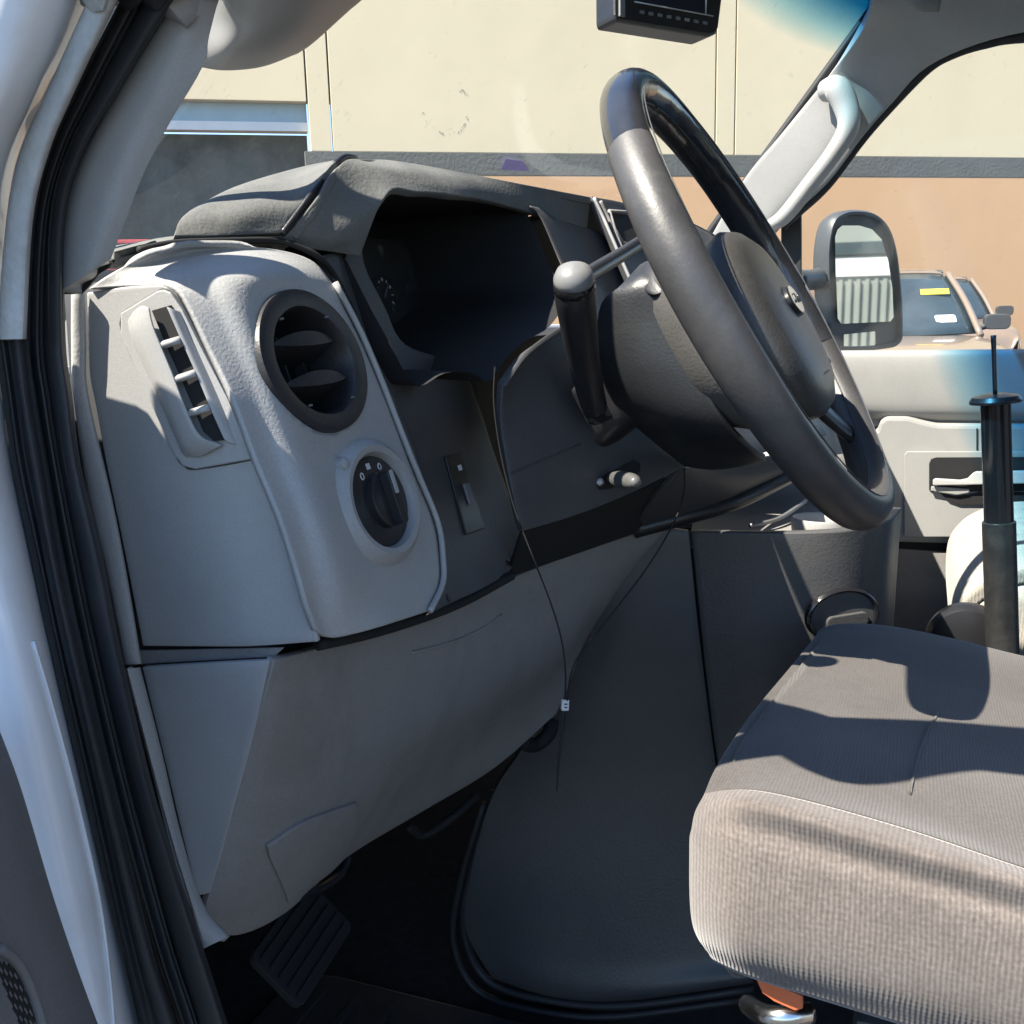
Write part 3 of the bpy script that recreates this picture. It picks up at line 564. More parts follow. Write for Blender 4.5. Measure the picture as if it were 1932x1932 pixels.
# rounded panel that carries vent and switch
vent_c = A_(592, 682); sw_c = A_(714, 946)
RV, RS = .0455, .0315
def holes(c):
    for o_, r_ in ((vent_c, (RV-.002)), (sw_c, RS-.001)):
        f_ = frame(o_, PAN[1]); q = c-o_
        if math.hypot((q @ f_[1])/(1.32 if r_ > .04 else 1.2), q @ f_[2]) < r_: return True
    return False
def s_(u, v, l): return V(u, v, l)
rows = [
 [s_(167, 545, .056), s_(200, 522, .060), s_(240, 500, .068), s_(290, 480, .078), s_(330, 470, .09), s_(362, 466, .10)],
 [s_(245, 538, .063), s_(272, 517, .070), s_(312, 495, .084), s_(370, 478, .105), s_(430, 470, .13), s_(500, 468, .16)],
 [s_(308, 536, .065), s_(342, 519, .076), s_(392, 504, .095), s_(452, 494, .12), s_(520, 484, .16), s_(585, 490, .195)],
 [s_(338, 551, .066), s_(376, 536, .078), s_(430, 524, .094), A_(500, 520), A_(570, 520), A_(627, 535)],
 [s_(358, 583, .066), s_(400, 571, .078), s_(455, 566, .092), A_(530, 570), A_(600, 580), A_(655, 590)],
 [s_(392, 652, .066), s_(432, 645, .078), s_(490, 648, .0925), A_(560, 655), A_(630, 655), A_(690, 660)],
 [s_(440, 750, .066), s_(477, 748, .079), s_(530, 755, .0945), A_(600, 765), A_(670, 765), A_(735, 765)],
 [s_(482, 862, .066), s_(516, 862, .079), s_(570, 868, .095), A_(640, 875), A_(715, 880), A_(777, 880)],
 [s_(528, 974, .066), s_(562, 975, .079), s_(615, 982, .095), A_(690, 990), A_(760, 985), A_(819, 985)],
 [s_(562, 1078, .067), s_(593, 1085, .080), s_(645, 1092, .096), A_(710, 1092), A_(775, 1080), A_(831, 1060)],
 [s_(580, 1140, .069), s_(608, 1160, .082), s_(655, 1165, .098), A_(720, 1150), A_(780, 1120), A_(829, 1105)],
 [s_(598, 1188, .074), s_(624, 1203, .086), s_(668, 1196, .102), A_(722, 1181), A_(772, 1165), A_(806, 1154)]]
tube('fleck_cover_tube', [V(600, 1216, .098), V(700, 1194, .15), V(800, 1164, .22), V(880, 1132, .29), V(965, 1086, .35)], .004, VOID, da, 8)  # black tube added along the joint to hide stray sun flecks
pan = patch('switch_panel', rows, GREY, da, 9, 9, .004, holes, bev=0)
tag(pan, 'sunlit grained grey panel around the round vent and light switch')
# thin raised rim along the panel's right edge
tube('panel_rim', [A_(627, 535)+PAN[1]*.0022, A_(690, 660)+PAN[1]*.0022, A_(777, 880)+PAN[1]*.0022, A_(820, 985)+PAN[1]*.0022, A_(831, 1060)+PAN[1]*.0022, A_(829, 1105)+PAN[1]*.0022, A_(806, 1154)+PAN[1]*.0022], .0022, GREY, da, 8)
# ---- round air vent
vf = frame(vent_c, PAN[1], (0, 0, 1)); VENTM = mat('dark vent plastic', (.020, .020, .023), .42, .15, 12, .4, 500, .4, grime=.2, gs=9, gcol=(.06, .055, .05))
av = lathe('air_vent', [(RV-.001, -.03), (RV, .0005), (RV-.0005, .0030), (RV-.004, .0042), (RV-.011, .0030), (RV-.0125, .0005), (RV-.0125, -.03)], vf, VENTM, da, 64, 1.32, 1.0)
tag(av, 'round charcoal air vent with horizontal louvers')
lathe('vent_well', [(RV-.011, -.029), (0, -.029)], vf, VOID, av, 40, 1.32, 1.0)
ri = RV-.0128
for y, tilt in ((.013, .5), (-.012, .5)):
    hw = (math.sqrt(max(ri**2-y**2, 1e-6))-.0015)*1.32
    vs = []; nseg = 10; fs = []
    for i in range(nseg+1):
        x = -hw+2*hw*i/nseg; dome = .004*(1-(x/hw)**2)
        for yy, zz in ((y+.0055*(1-(x/hw)**2)+.0006, -.0025+dome), (y-.006, -.024), (y-.010, -.024), (y-.0028*(1-(x/hw)**2)-.0006, -.0010+dome)): vs.append(FP(vf, x, yy, zz))
    for i in range(nseg):
        for j in range(4): fs.append((i*4+j, i*4+(j+1) % 4, (i+1)*4+(j+1) % 4, (i+1)*4+j))
    fs += [(0, 1, 2, 3), tuple(nseg*4+j for j in (3, 2, 1, 0))]
    mk('louver', vs, fs, VENTM, av, False)
for x in (-.022, 0, .022): prism('vane', rrect(.0016, .044, 0, x, 0), vf, -.028, -.020, VENTM, av, 0)
for a in range(0, 360, 90):
    t = R(a+45); prism('vent_notch', rrect(.0025, .0012, 0, (RV-.008)*math.cos(t), (RV-.008)*math.sin(t)), vf, .0030, .0044, DOORT, av, 0)
# ---- headlight switch
sf = frame(sw_c, PAN[1], (0, 0, 1))
lathe('switch_bezel', [(RS+.0125, -.002), (RS+.010, .003), (RS+.005, .0065), (RS+.001, .0055), (RS-.001, .0015), (RS-.001, -.004)], sf, GREY, da, 56, 1.22, .98)
swd = lathe('light_switch', [(RS-.0008, -.006), (RS-.0008, .0008), (RS-.003, .0022), (.0, .0022)], sf, BLACK, da, 56, 1.22, .98)
tag(swd, 'black round headlight switch with white symbols')
lathe('switch_knob', [(.0185, .0022), (.0180, .0065), (.016, .0080), (0, .0082)], sf, BLACK, swd, 40)
prism('knob_grip', rrect(.0085, .036, .003), sf, .0082, .0150, BLACK, swd, .0012)
prism('knob_pointer', rrect(.0040, .0155, .001, 0, .0095), sf, .0150, .0156, SILVER, swd, 0)
for a, kind in ((128, 'o'), (98, 's'), (62, 'o'), (30, 'd')):
    t = R(a); cx, cy = .0238*math.cos(t), .0238*math.sin(t)
    if kind == 'o':
        pts = [FP(sf, cx+.0020*math.cos(q), cy+.0022*math.sin(q), .0026) for q in np.linspace(0, 2*math.pi, 9)]
        tube('switch_symbol', pts, .00045, WHITEM, swd, 5, 1)
    elif kind == 's':
        for dx in (-.0018, 0, .0018): prism('switch_symbol', rrect(.0010, .0040, 0, cx+dx, cy), sf, .0024, .0028, WHITEM, swd, 0)
    else:
        prism('switch_symbol', [(cx-.002, cy-.0022), (cx+.0012, cy-.0014), (cx+.0012, cy+.0014), (cx-.002, cy+.0022)], sf, .0024, .0028, WHITEM, swd, 0)
# little bright cap at the bezel's upper left
cf = frame(A_(639, 878)+PAN[1]*.004, PAN[1]); lathe('bezel_cap', [(.0045, -.004), (.0042, .001), (.002, .0024), (0, .0026)], cf, GREYS, da, 20)
# ---- demister vent in the end panel
plate = [(232, 590), (300, 549), (312, 546), (326, 552), (349, 586), (386, 660), (435, 754), (478, 858), (476, 866), (372, 884), (349, 878), (332, 856), (283, 748), (232, 630)]
dm = pixprism('demister_vent', plate, PE, .0002, .0026, GREYS, da, .0010); tag(dm, 'slotted demister vent in the dash end')
gro = [e_(u, v, .0004) for u, v in plate+[plate[0]]]
tube('vent_joint', gro, .0007, SKIRT, dm, 6, 3)
hump = [[e_(246, 606, .0028), e_(266, 588, .0075), e_(286, 577, .0100), e_(300, 580, .0102)],
        [e_(254, 640, .0028), e_(276, 628, .0090), e_(300, 618, .0118), e_(312, 618, .0118)],
        [e_(290, 720, .0028), e_(312, 712, .0095), e_(334, 700, .0120), e_(345, 698, .0120)],
        [e_(325, 800, .0028), e_(345, 794, .0095), e_(366, 780, .0120), e_(375, 776, .0120)],
        [e_(345, 848, .0028), e_(366, 842, .0085), e_(388, 826, .0108), e_(398, 820, .0108)],
        [e_(356, 862, .0027), e_(384, 860, .0045), e_(410, 848, .0062), e_(428, 838, .0062)]]
patch('vent_hump', hump, GREYS, dm, 6, 5, .0016, bev=.0004)
lip = [[e_(330, 578, .0085), e_(338, 582, .0075), e_(345, 588, .0028)], [e_(352, 628, .0085), e_(359, 632, .0072), e_(366, 638, .0028)], [e_(384, 700, .0085), e_(391, 704, .0072), e_(399, 710, .0028)], [e_(412, 768, .0085), e_(420, 774, .0072), e_(429, 780, .0028)], [e_(434, 826, .0065), e_(442, 832, .0052), e_(450, 838, .0028)]]
patch('vent_lip', lip, GREYS, dm, 5, 4, .0016, bev=.0004)
pixprism('slot_well', [(296, 586), (330, 576), (352, 628), (384, 700), (412, 768), (436, 828), (412, 830), (392, 812), (352, 716), (318, 640)], PE, .0030, .0050, VOID, dm, 0)
for (u0_, v0_), (u1_, v1_) in (((318, 652), (356, 640)), ((344, 716), (384, 702)), ((372, 778), (410, 766))):
    tube('slot_bar', [e_(u0_, v0_, .0095), e_(u1_, v1_, .0085)], .0022, GREYS, dm, 6, 2)
# ---- side of the gauge bezel with dimmer switch
b_ = lambda u, v, off=0: PL(u, v, PB, off)
rows = [[b_(606, 482), b_(630, 476), b_(656, 470), b_(683, 462)], [b_(636, 535), b_(655, 527), b_(673, 517), b_(691, 507)], [b_(664, 592), b_(688, 586), b_(708, 581), b_(726, 577)], [b_(700, 662), b_(724, 658), b_(746, 653), b_(766, 650)],
 [b_(742, 752), b_(778, 738), b_(818, 716), b_(860, 693, .004)], [b_(764, 806), b_(808, 795), b_(854, 780), b_(896, 768, .004)], [b_(784, 862), b_(835, 852), b_(885, 842), b_(930, 846)], [b_(824, 976), b_(868, 966), b_(918, 956), b_(966, 948)],
 [b_(838, 1060), b_(880, 1056), b_(935, 1048), b_(983, 1010)], [b_(833, 1112), b_(874, 1106), b_(926, 1086), b_(972, 1058)], [b_(808, 1160), b_(852, 1138), b_(908, 1112), b_(958, 1084)]]
bez = patch('gauge_bezel', rows, CHAR, da, 6, 6, .005)
dmf = [(836, 862), (866, 856), (910, 998), (876, 1010)]
ds = pixprism('dimmer_switch', dmf, PB, .0002, .0024, BLACK, da, .0008); tag(ds, 'small upright dimmer switch beside the column')
pixprism('dimmer_wheel', [(866, 915), (876, 912), (888, 950), (878, 954)], PB, .0024, .0046, DOORT, ds, .001)
pixprism('dimmer_mark', [(858, 880), (864, 878), (867, 888), (861, 890)], PB, .0024, .0028, WHITEM, ds, 0)
for u, v in ((958, 1062), (846, 1128)):
    lathe('screw', [(.0032, -.001), (.0030, .0006), (.0012, .0010), (0, .0004)], frame(b_(u, v, .0002), PB[1]), BLACK, da, 16)
# ---- hood over the gauges
rows = [[(330, 444, .115), (400, 444, .14), (470, 442, .165), (532, 438, .185)], [(336, 421, .125), (410, 401, .155), (490, 386, .18), (562, 396, .20)], [(350, 404, .14), (420, 368, .18), (508, 341, .22), (594, 352, .215)], [(374, 390, .17), (450, 350, .225), (560, 317, .275), (640, 301, .25)], [(420, 380, .28), (500, 342, .34), (600, 312, .40), (690, 308, .40)]]
hf = patch('hood_flank', rows, PAD, da, 7, 7, .006); tag(hf, 'sunlit dusty left flank of the gauge hood')
rows = [[(513, 464, .185), (560, 468, .20), (612, 474, .215), (680, 484, .238)], [(548, 436, .192), (600, 438, .208), (650, 446, .222), (691, 454, .240)], [(594, 378, .208), (640, 384, .224), (680, 394, .234), (716, 391, .246)], [(648, 305, .24), (682, 320, .25), (716, 336, .26), (743, 357, .265)],
 [(690, 302, .28), (735, 318, .285), (762, 340, .29), (786, 362, .295)], [(745, 303, .32), (800, 322, .325), (832, 345, .33), (852, 368, .335)], [(900, 330, .44), (914, 345, .44), (924, 362, .44), (930, 381, .44)], [(1115, 372, .62), (1112, 392, .62), (1110, 412, .615), (1108, 432, .61)]]
hd = patch('gauge_hood', rows, PAD, da, 8, 6, .006); tag(hd, 'grained grey hood band over the gauge opening')
# top pad running forward to the glass
ed = [(548, 436, .192), (594, 378, .208), (648, 305, .24), (745, 303, .32), (900, 330, .44), (1115, 372, .62)]
patch('top_pad', [[V(*c)+np.array([0, 0, -.001]) for c in ed], [V(*c)+np.array([-.10, .03, -.045 if i < 2 else -.03 if i < 3 else -.012]) for i, c in enumerate(ed)], [V(*c)+np.array([-.30, .05, -.12 if i < 2 else -.09]) for i, c in enumerate(ed)]], PAD, da, 5, 5, .006, face=(0, 0, 1))
patch('pad_corner', [[(205, 492, .065), (262, 478, .085), (335, 466, .112), (520, 460, .185)], [(210, 487, .075), (275, 466, .105), (340, 444, .14), (540, 452, .20)], [V(210, 487, .075)+np.array([-.1, .02, 0]), V(275, 466, .105)+np.array([-.13, .03, 0]), V(340, 444, .14)+np.array([-.14, .03, -.01]), V(540, 452, .2)+np.array([-.14, .03, -.01])]], PAD, da, 5, 5, .004)
tube('pad_seam', [V(532, 441, .186), V(563, 400, .199), V(594, 358, .214), V(642, 300, .249), V(670, 297, .27)], .0022, BLACK, da, 8)
tube('pad_gap', [V(262, 472, .08), V(330, 459, .107), V(430, 455, .145), V(515, 454, .18), V(560, 464, .193), V(604, 488, .205), V(640, 535, .222), V(690, 645, .232), V(722, 722, .236)], .0022, VOID, da, 8)
# cavity with the gauges
op = [(680, 486, .238), (691, 455, .240), (716, 392, .246), (743, 358, .265), (786, 363, .295), (852, 369, .335), (930, 382, .44), (1000, 390, .50), (1022, 410, .51), (1060, 500, .50), (1090, 560, .48), (1064, 614, .41), (1022, 641, .37), (985, 673, .34), (950, 720, .315), (918, 704, .295), (868, 704, .27), (822, 728, .253), (792, 700, .244), (766, 650, .238), (726, 577, .238), (691, 507, .238)]
O0 = np.array([V(*c) for c in op]); O0 = cr1(np.concatenate([O0, O0[:1]]), 4)[:-1]+np.array([-.012, 0, 0]); cc = O0.mean(0)
rings = [O0, cc+(O0-cc)*np.array([1, .97, .97])+np.array([-.05, 0, 0]), cc+(O0-cc)*np.array([.4, .92, .92])+np.array([-.13, 0, 0])]
vs = np.concatenate(rings); kk = len(O0); fs = []
for i in range(2):
    for j in range(kk): fs.append((i*kk+j, i*kk+(j+1) % kk, (i+1)*kk+(j+1) % kk, (i+1)*kk+j))
fs.append([2*kk+j for j in range(kk)])
cav = mk('gauge_cavity', vs, fs, VOID, da, False); tag(cav, 'dark cavity that holds the gauges')
gf = frame(cc+np.array([-.118, 0, -.01]), (1, 0, .18))
for gx, gy, gr in ((-.060, .0, .040), (.040, .0, .040), (-.118, .005, .018), (.102, .005, .018)):
    gg = lathe('gauge', [(gr, 0), (gr, .004), (gr*.94, .006), (gr*.92, .002), (0, .002)], gf[:0] or (FP(gf, gx, gy), gf[1], gf[2], gf[3]), BLACK, cav, 32)
    for q_ in range(-4, 5):
        tq = R(90+q_*30); prism('tick', rrect(.0012 if q_ % 2 else .002, gr*.16), (FP(gf, gx+gr*.78*math.cos(tq), gy+gr*.78*math.sin(tq), .003), gf[1]*math.sin(tq)-gf[2]*math.cos(tq), gf[1]*math.cos(tq)+gf[2]*math.sin(tq), gf[3]), 0, .0006, WHITEM, gg, 0)
    prism('needle', [(-.001, -.003), (.001, -.003), (.0006, gr*.8), (-.0006, gr*.8)], (FP(gf, gx, gy, .003), gf[1]*.7-gf[2]*.7, gf[1]*.7+gf[2]*.7, gf[3]), 0, .001, DOORT, cav, 0)
prism('gauge_lens', rrect(.27, .10, .02), gf, .018, .020, GLASS, cav, 0)
# dash between gauges and centre stack
rows = [[(1000, 388, .50), (1050, 400, .56), (1110, 430, .612), (1135, 440, .64)], [(1022, 412, .505), (1070, 440, .56), (1130, 470, .615), (1160, 480, .64)], [(1060, 500, .50), (1100, 520, .55), (1160, 545, .61), (1200, 560, .64)], [(1090, 562, .48), (1130, 590, .53), (1190, 640, .60), (1240, 660, .64)], [(1150, 700, .47), (1190, 720, .53), (1250, 760, .60), (1290, 780, .64)]]
patch('inner_fascia', rows, CHAR, da, 5, 5, .001, bev=0)
rows = [[(1117, 371, .622), (1160, 378, .68), (1200, 388, .73), (1262, 402, .80), (1340, 440, .92)], [(1140, 422, .622), (1180, 430, .68), (1225, 440, .73), (1290, 455, .80), (1370, 480, .92)], [(1165, 476, .622), (1215, 490, .68), (1260, 500, .73), (1320, 515, .80), (1400, 540, .92)], [(1260, 700, .62), (1300, 700, .68), (1340, 700, .73), (1400, 700, .80), (1480, 690, .92)], [(1330, 880, .62), (1370, 870, .68), (1420, 860, .73), (1480, 840, .80), (1560, 820, .92)]]
cs = patch('center_stack', rows, CHAR, da, 5, 5, .006); tag(cs, 'centre stack face behind the steering wheel')
tube('stack_trim', [hit(cs, u, v, .001) for u, v in ((1119, 374), (1135, 408), (1150, 442), (1163, 474))], .0018, SILVER, da, 8)
tube('stack_trim', [hit(cs, u, v, .001) for u, v in ((1131, 380), (1146, 412), (1160, 442), (1172, 470))], .0020, MID, da, 8)
sv = [hit(cs, u, v, .0015) for u, v in ((1148, 402), (1205, 412), (1232, 462), (1172, 458))]
mk('center_vent', sv+[p+np.array([-.001, 0, 0]) for p in sv], [(0, 1, 2, 3), (7, 6, 5, 4), (0, 4, 5, 1), (1, 5, 6, 2), (2, 6, 7, 3), (3, 7, 4, 0)], VOID, da, False)
tube('center_vent_frame', [hit(cs, u, v, .002) for u, v in ((1146, 400), (1206, 410), (1234, 464), (1171, 460), (1146, 400))], .002, MID, da, 8, 2)
patch('far_dash_top', [[(1117, 370, .63), (1200, 387, .74), (1262, 401, .82), (1345, 440, .95), (1440, 500, 1.2), (1500, 520, 1.45)], [V(1117, 370, .63)+np.array([-.3, 0, -.07]), V(1200, 387, .74)+np.array([-.3, 0, -.07]), V(1262, 401, .82)+np.array([-.3, 0, -.07]), V(1345, 440, .95)+np.array([-.28, 0, -.06]), V(1440, 500, 1.2)+np.array([-.2, 0, -.03]), V(1500, 520, 1.45)+np.array([-.14, 0, -.02])]], PAD, da, 4, 4, .006, face=(0, 0, 1))
patch('far_dash_face', [[(1345, 441, .95), (1440, 500, 1.2), (1500, 521, 1.45)], [(1390, 560, .95), (1480, 600, 1.2), (1540, 620, 1.45)], [(1520, 760, .93), (1590, 780, 1.2), (1620, 780, 1.45)], [(1560, 900, .93), (1620, 900, 1.2), (1640, 890, 1.45)]], MID, da, 4, 4, .006)
# ---- trim under the column and the lower dash beam
rows = [[(950, 724, .315), (985, 674, .34), (1022, 642, .37), (1066, 613, .41)], [(945, 790, .315), (1000, 742, .345), (1060, 702, .38), (1118, 690, .43)], [(955, 870, .315), (1030, 830, .35), (1100, 792, .39), (1168, 765, .45)], [(972, 950, .315), (1060, 912, .36), (1150, 872, .41), (1242, 835, .47)], [(986, 1003, .318), (1085, 973, .37), (1190, 931, .43), (1294, 880, .50)]]
cc_ = patch('column_trim', rows, CHAR, da, 7, 7, .006); tag(cc_, 'charcoal trim panel below the steering column')
patch('column_trim_lip', [[(946, 726, .312), (982, 673, .337), (1020, 640, .367), (1066, 611, .408)], [(950, 724, .345), (990, 672, .37), (1030, 638, .40), (1075, 606, .44)]], CHAR, da, 5, 5, .004, face=(-.2, -.2, 1))
tube('column_joint', [hit(cc_, u, v, .0004) for u, v in ((965, 893), (1030, 865), (1095, 838))], .0008, SKIRT, da, 6)
rows = [[(1290, 884, .50), (1340, 878, .56), (1420, 868, .64), (1520, 845, .74)], [(1250, 925, .50), (1330, 912, .56), (1420, 898, .64), (1520, 865, .74)], [(1215, 965, .52), (1310, 950, .57), (1410, 925, .64), (1515, 878, .74)], [(1195, 1002, .57), (1300, 978, .60), (1400, 950, .645), (1510, 895, .74)]]
patch('lower_beam', rows, CHAR, da, 5, 6, .006)
tube('beam_rib', [V(1195, 1000, .565), V(1300, 972, .59), (1395, 943, .635), (1500, 893, .73)], [.009, .009, .009, .008], BLACK, da, 10)
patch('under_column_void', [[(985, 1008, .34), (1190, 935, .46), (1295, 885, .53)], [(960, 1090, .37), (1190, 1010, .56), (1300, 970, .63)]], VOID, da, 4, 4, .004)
# ---- knee bolster
rows = [[(518, 1246, .068), (560, 1235, .090), (640, 1212, .14), (800, 1168, .25), (985, 1083, .40), (1190, 1004, .57), (1296, 964, .64)],
 [(488, 1350, .066), (540, 1345, .085), (640, 1320, .14), (800, 1265, .25), (960, 1180, .38), (1120, 1110, .52), (1200, 1070, .60)],
 [(448, 1500, .064), (510, 1495, .085), (620, 1460, .14), (780, 1390, .25), (920, 1310, .36), (1050, 1240, .48), (1110, 1200, .56)],
 [(412, 1620, .062), (475, 1635, .085), (590, 1590, .14), (735, 1490, .25), (860, 1415, .355), (985, 1340, .46), (1075, 1290, .54)],
 [(387, 1718, .060), (437, 1766, .085), (540, 1722, .14), (655, 1618, .24), (800, 1530, .345), (935, 1448, .44), (1050, 1347, .52)]]
kb = patch('knee_bolster', rows, MID, da, 8, 7, .006); tag(kb, 'grey knee bolster under the dashboard')
fc = [[hit(kb, u, v, .003) for u, v in r_] for r_ in (((500, 1592), (560, 1552), (615, 1530), (668, 1512)), ((508, 1620), (568, 1590), (622, 1562), (669, 1545)), ((528, 1664), (582, 1630), (626, 1604), (656, 1586)), ((541, 1700), (572, 1676), (612, 1648), (640, 1622)))]
patch('fuse_cover', fc, MID, da, 5, 5, .004)
tube('bolster_ridge', [hit(kb, u, v, .0003) for u, v in ((775, 1232), (850, 1212), (910, 1186), (945, 1160))], .0014, MID, da, 6)
tube('harness_loop', [V(560, 1690, .16), V(600, 1678, .19), V(640, 1650, .23), V(655, 1620, .25)], .004, BLACK, da, 8)
# ------------------------------------------------------------------ steering column with its levers
WC = np.array([-.124, .42, 1.299]); WA = R(29.9)
wn = np.array([math.cos(WA), -.025, math.sin(WA)]); wn /= np.linalg.norm(wn)
wy = np.array([-math.sin(WA), 0, math.cos(WA)]); wx = np.cross(wy, wn); wy = np.cross(wn, wx)
WF = (WC, wx, wy, wn)
col = thing('steering_column', 'dark steering column shroud with turn signal lever behind the wheel', 'steering column', (-.25, .42, 1.2))
def ringsec(z, hw, hh, cx=0, cy=0, p=3.2, k=28):
    out = []
    for i in range(k):
        t = 2*math.pi*i/k; c, s = math.cos(t), math.sin(t)
        out.append(FP(WF, cx+hw*math.copysign(abs(c)**(2/p), c), cy+hh*math.copysign(abs(s)**(2/p), s), z))
    return out
def loft(name, secs, m, parent, caps=True):
    k = len(secs[0]); vs = [p for s in secs for p in s]; fs = []
    for i in range(len(secs)-1):
        for j in range(k): fs.append((i*k+j, i*k+(j+1) % k, (i+1)*k+(j+1) % k, (i+1)*k+j))
    if caps: fs += [list(range(k))[::-1], [(len(secs)-1)*k+j for j in range(k)]]
    o = mk(name, vs, fs, m, parent); o.modifiers.new('e', 'EDGE_SPLIT').split_angle = R(45)
    BV[o.name] = BVHTree.FromPolygons([tuple(p) for p in vs], fs); return o
loft('column_core', [ringsec(-.058, .034, .042, 0, .0), ringsec(-.12, .032, .040, 0, .0), ringsec(-.20, .030, .036, 0, -.012)], BLACK, col)
SHRD = mat('dark column shroud plastic', (.014, .015, .017), .42, .15, 12, .35, 480, .5, grime=.25, gs=9, gcol=(.03, .029, .027))
rows = [[(1206, 499, .400), (1226, 491, .402), (1262, 489, .404), (1314, 496, .408)], [(1200, 506, .388), (1222, 500, .386), (1260, 500, .386), (1313, 510, .390)], [(1170, 538, .374), (1208, 532, .368), (1258, 540, .368), (1312, 558, .372)], [(1131, 580, .376), (1182, 588, .366), (1248, 606, .364), (1312, 627, .366)], [(1128, 690, .380), (1184, 696, .366), (1256, 706, .362), (1326, 717, .363)],
 [(1165, 772, .396), (1224, 780, .376), (1294, 790, .369), (1367, 796, .368)], [(1230, 832, .436), (1282, 842, .406), (1344, 848, .394), (1412, 848, .390)], [(1291, 881, .495), (1342, 887, .465), (1392, 882, .450), (1446, 870, .445)]]
shr = patch('column_shroud', rows, SHRD, col, 7, 7, .006); tag(shr, 'dark shroud wrapped round the steering column')
patch('shroud_top', [[V(1206, 499, .40)+np.array([-.02*0, .05*t_, .003*t_]), V(1226, 491, .402)+np.array([0, .05*t_, .003*t_]), V(1262, 489, .404)+np.array([0, .05*t_, .003*t_]), V(1314, 496, .408)+np.array([0, .05*t_, .003*t_])] for t_ in (.02, 1)], SHRD, col, 4, 5, .005, face=(0, 0, 1))
hq = hit(shr, 1238, 523, .0); hz = lathe('hazard_button', [(.015, -.004), (.015, .0008), (.013, .0018), (0, .0020)], frame(hq, (-.25, -.75, .6), wn), SHRD, col, 28, 1.2, .8)
# turn signal lever
bt = [(1068, 742), (1075, 730), (1092, 724), (1140, 716), (1152, 726), (1164, 778), (1160, 788), (1112, 808), (1100, 804)]
pc = plane(V(1070, 735, .372), V(1105, 806, .375), V(1162, 775, .42))
boot = pixprism('lever_boot', bt, pc, .004, .012, BLACK, col, .003)
lev = tube('turn_signal_lever', [V(1122, 770, .372), V(1113, 735, .355), V(1102, 680, .335), V(1093, 620, .317), V(1086, 570, .303), V(1084, 545, .298)], [.0102, .0108, .0118, .0134, .0142, .0144], BLACK, col, 20)
tag(lev, 'black turn signal lever with a silver end cap')
ca = V(1083, 518, .291)-V(1086, 570, .303); cl = np.linalg.norm(ca); ca /= cl
lf = frame(V(1084, 545, .298), ca, (1, 0, 0))
lathe('lever_ring', [(.0146, -.001), (.0151, .001), (.0151, .0040), (.0146, .0055)], lf, GLOSSB, col, 28)
lathe('lever_cap', [(.0140, .0055), (.0145, .0066), (.0143, .0095), (.0118, .0150), (.0062, .0182), (0, .0190)], lf, mat('grey lever cap plastic', (.17, .17, .168), .35, .06, 60), col, 28)
# gear lever going off to the right behind the wheel
gl = tube('gear_lever', [V(1095, 528, .42), V(1125, 509, .46), V(1170, 482, .52), V(1208, 458, .57), V(1250, 432, .62)], [.0072, .0070, .0066, .0064, .0060], BLACK, col, 12); tag(gl, 'thin dark gear lever behind the wheel rim')
# tilt lever
tl = [hit(cc_, u, v, .0012) for u, v in ((1126, 915), (1135, 898), (1165, 884), (1195, 868), (1206, 874), (1206, 890), (1190, 905), (1150, 922), (1130, 924))]
mk('tilt_slot', tl+[p-np.array([.001, 0, 0]) for p in tl], [list(range(9))]+[list(range(9, 18))[::-1]]+[(i, (i+1) % 9, 9+(i+1) % 9, 9+i) for i in range(9)], VOID, col, False)
tk = hit(cc_, 1158, 902, -.004); te = V(1200, 910, .345)
tube('tilt_lever', [tk, tk+(te-tk)*.35, tk+(te-tk)*.6, tk+(te-tk)*.9, te], [.0045, .0068, .0072, .0062, .0035], mat('dull grey lever metal', (.13, .13, .125), .35, .3, 120, .4, 300, .5, metal=.3), col, 14)
lathe('tilt_pivot', [(.003, -.002), (.0028, .002), (0, .003)], frame(hit(cc_, 1131, 909, .001), wn), SILVER, col, 14)
# ------------------------------------------------------------------ steering wheel
sw = thing('steering_wheel', 'black leather four spoke steering wheel with an oval emblem on its hub', 'steering wheel', tuple(WC))
RW = .1825
P = [FP(WF, RW*math.cos(t), RW*math.sin(t), 0) for t in np.linspace(0, 2*math.pi, 97)]
def rim_arc(name, t0, t1, m, gloss, fat=1.):
    ns = max(8, int((t1-t0)/4)); sg = 20; vs, fs = [], []
    for i in range(ns+1):
        t = R(t0+(t1-t0)*i/ns); sw_ = (1+.05*math.cos(4*t))*fat
        for j in range(sg):
            a = 2*math.pi*j/sg; rx = .0138*sw_; rz = .0168*sw_
            bp_ = .0016*math.sin(t*34) if (gloss and math.cos(a) < .1) else 0
            vs.append(FP(WF, (RW+(rx+bp_)*math.cos(a))*math.cos(t), (RW+(rx+bp_)*math.cos(a))*math.sin(t), rz*math.sin(a)))
    for i in range(ns):
        for j in range(sg): fs.append((i*sg+j, (i+1)*sg+j, (i+1)*sg+(j+1) % sg, i*sg+(j+1) % sg))
    fs += [list(range(sg)), [ns*sg+j for j in range(sg)][::-1]]
    o = mk(name, vs, fs, m, sw); o.modifiers.new('e', 'EDGE_SPLIT').split_angle = R(60); return o
tag(rim_arc('rim', 141, 342, LEATHER, False), 'worn grey leather lower part of the rim')
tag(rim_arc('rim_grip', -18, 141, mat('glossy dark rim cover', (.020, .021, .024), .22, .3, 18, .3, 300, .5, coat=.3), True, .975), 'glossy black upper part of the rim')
# stitched seams running round the rim
for rad, z, rr_, m in ((RW-.0138, .0040, .0007, SKIRT), (RW-.004, .0164, .0005, SKIRT)):
    tube('rim_seam', [FP(WF, rad*math.cos(t)*1.0, rad*math.sin(t), z) for t in np.linspace(0, 2*math.pi, 73)], rr_, m, sw, 6, 1)
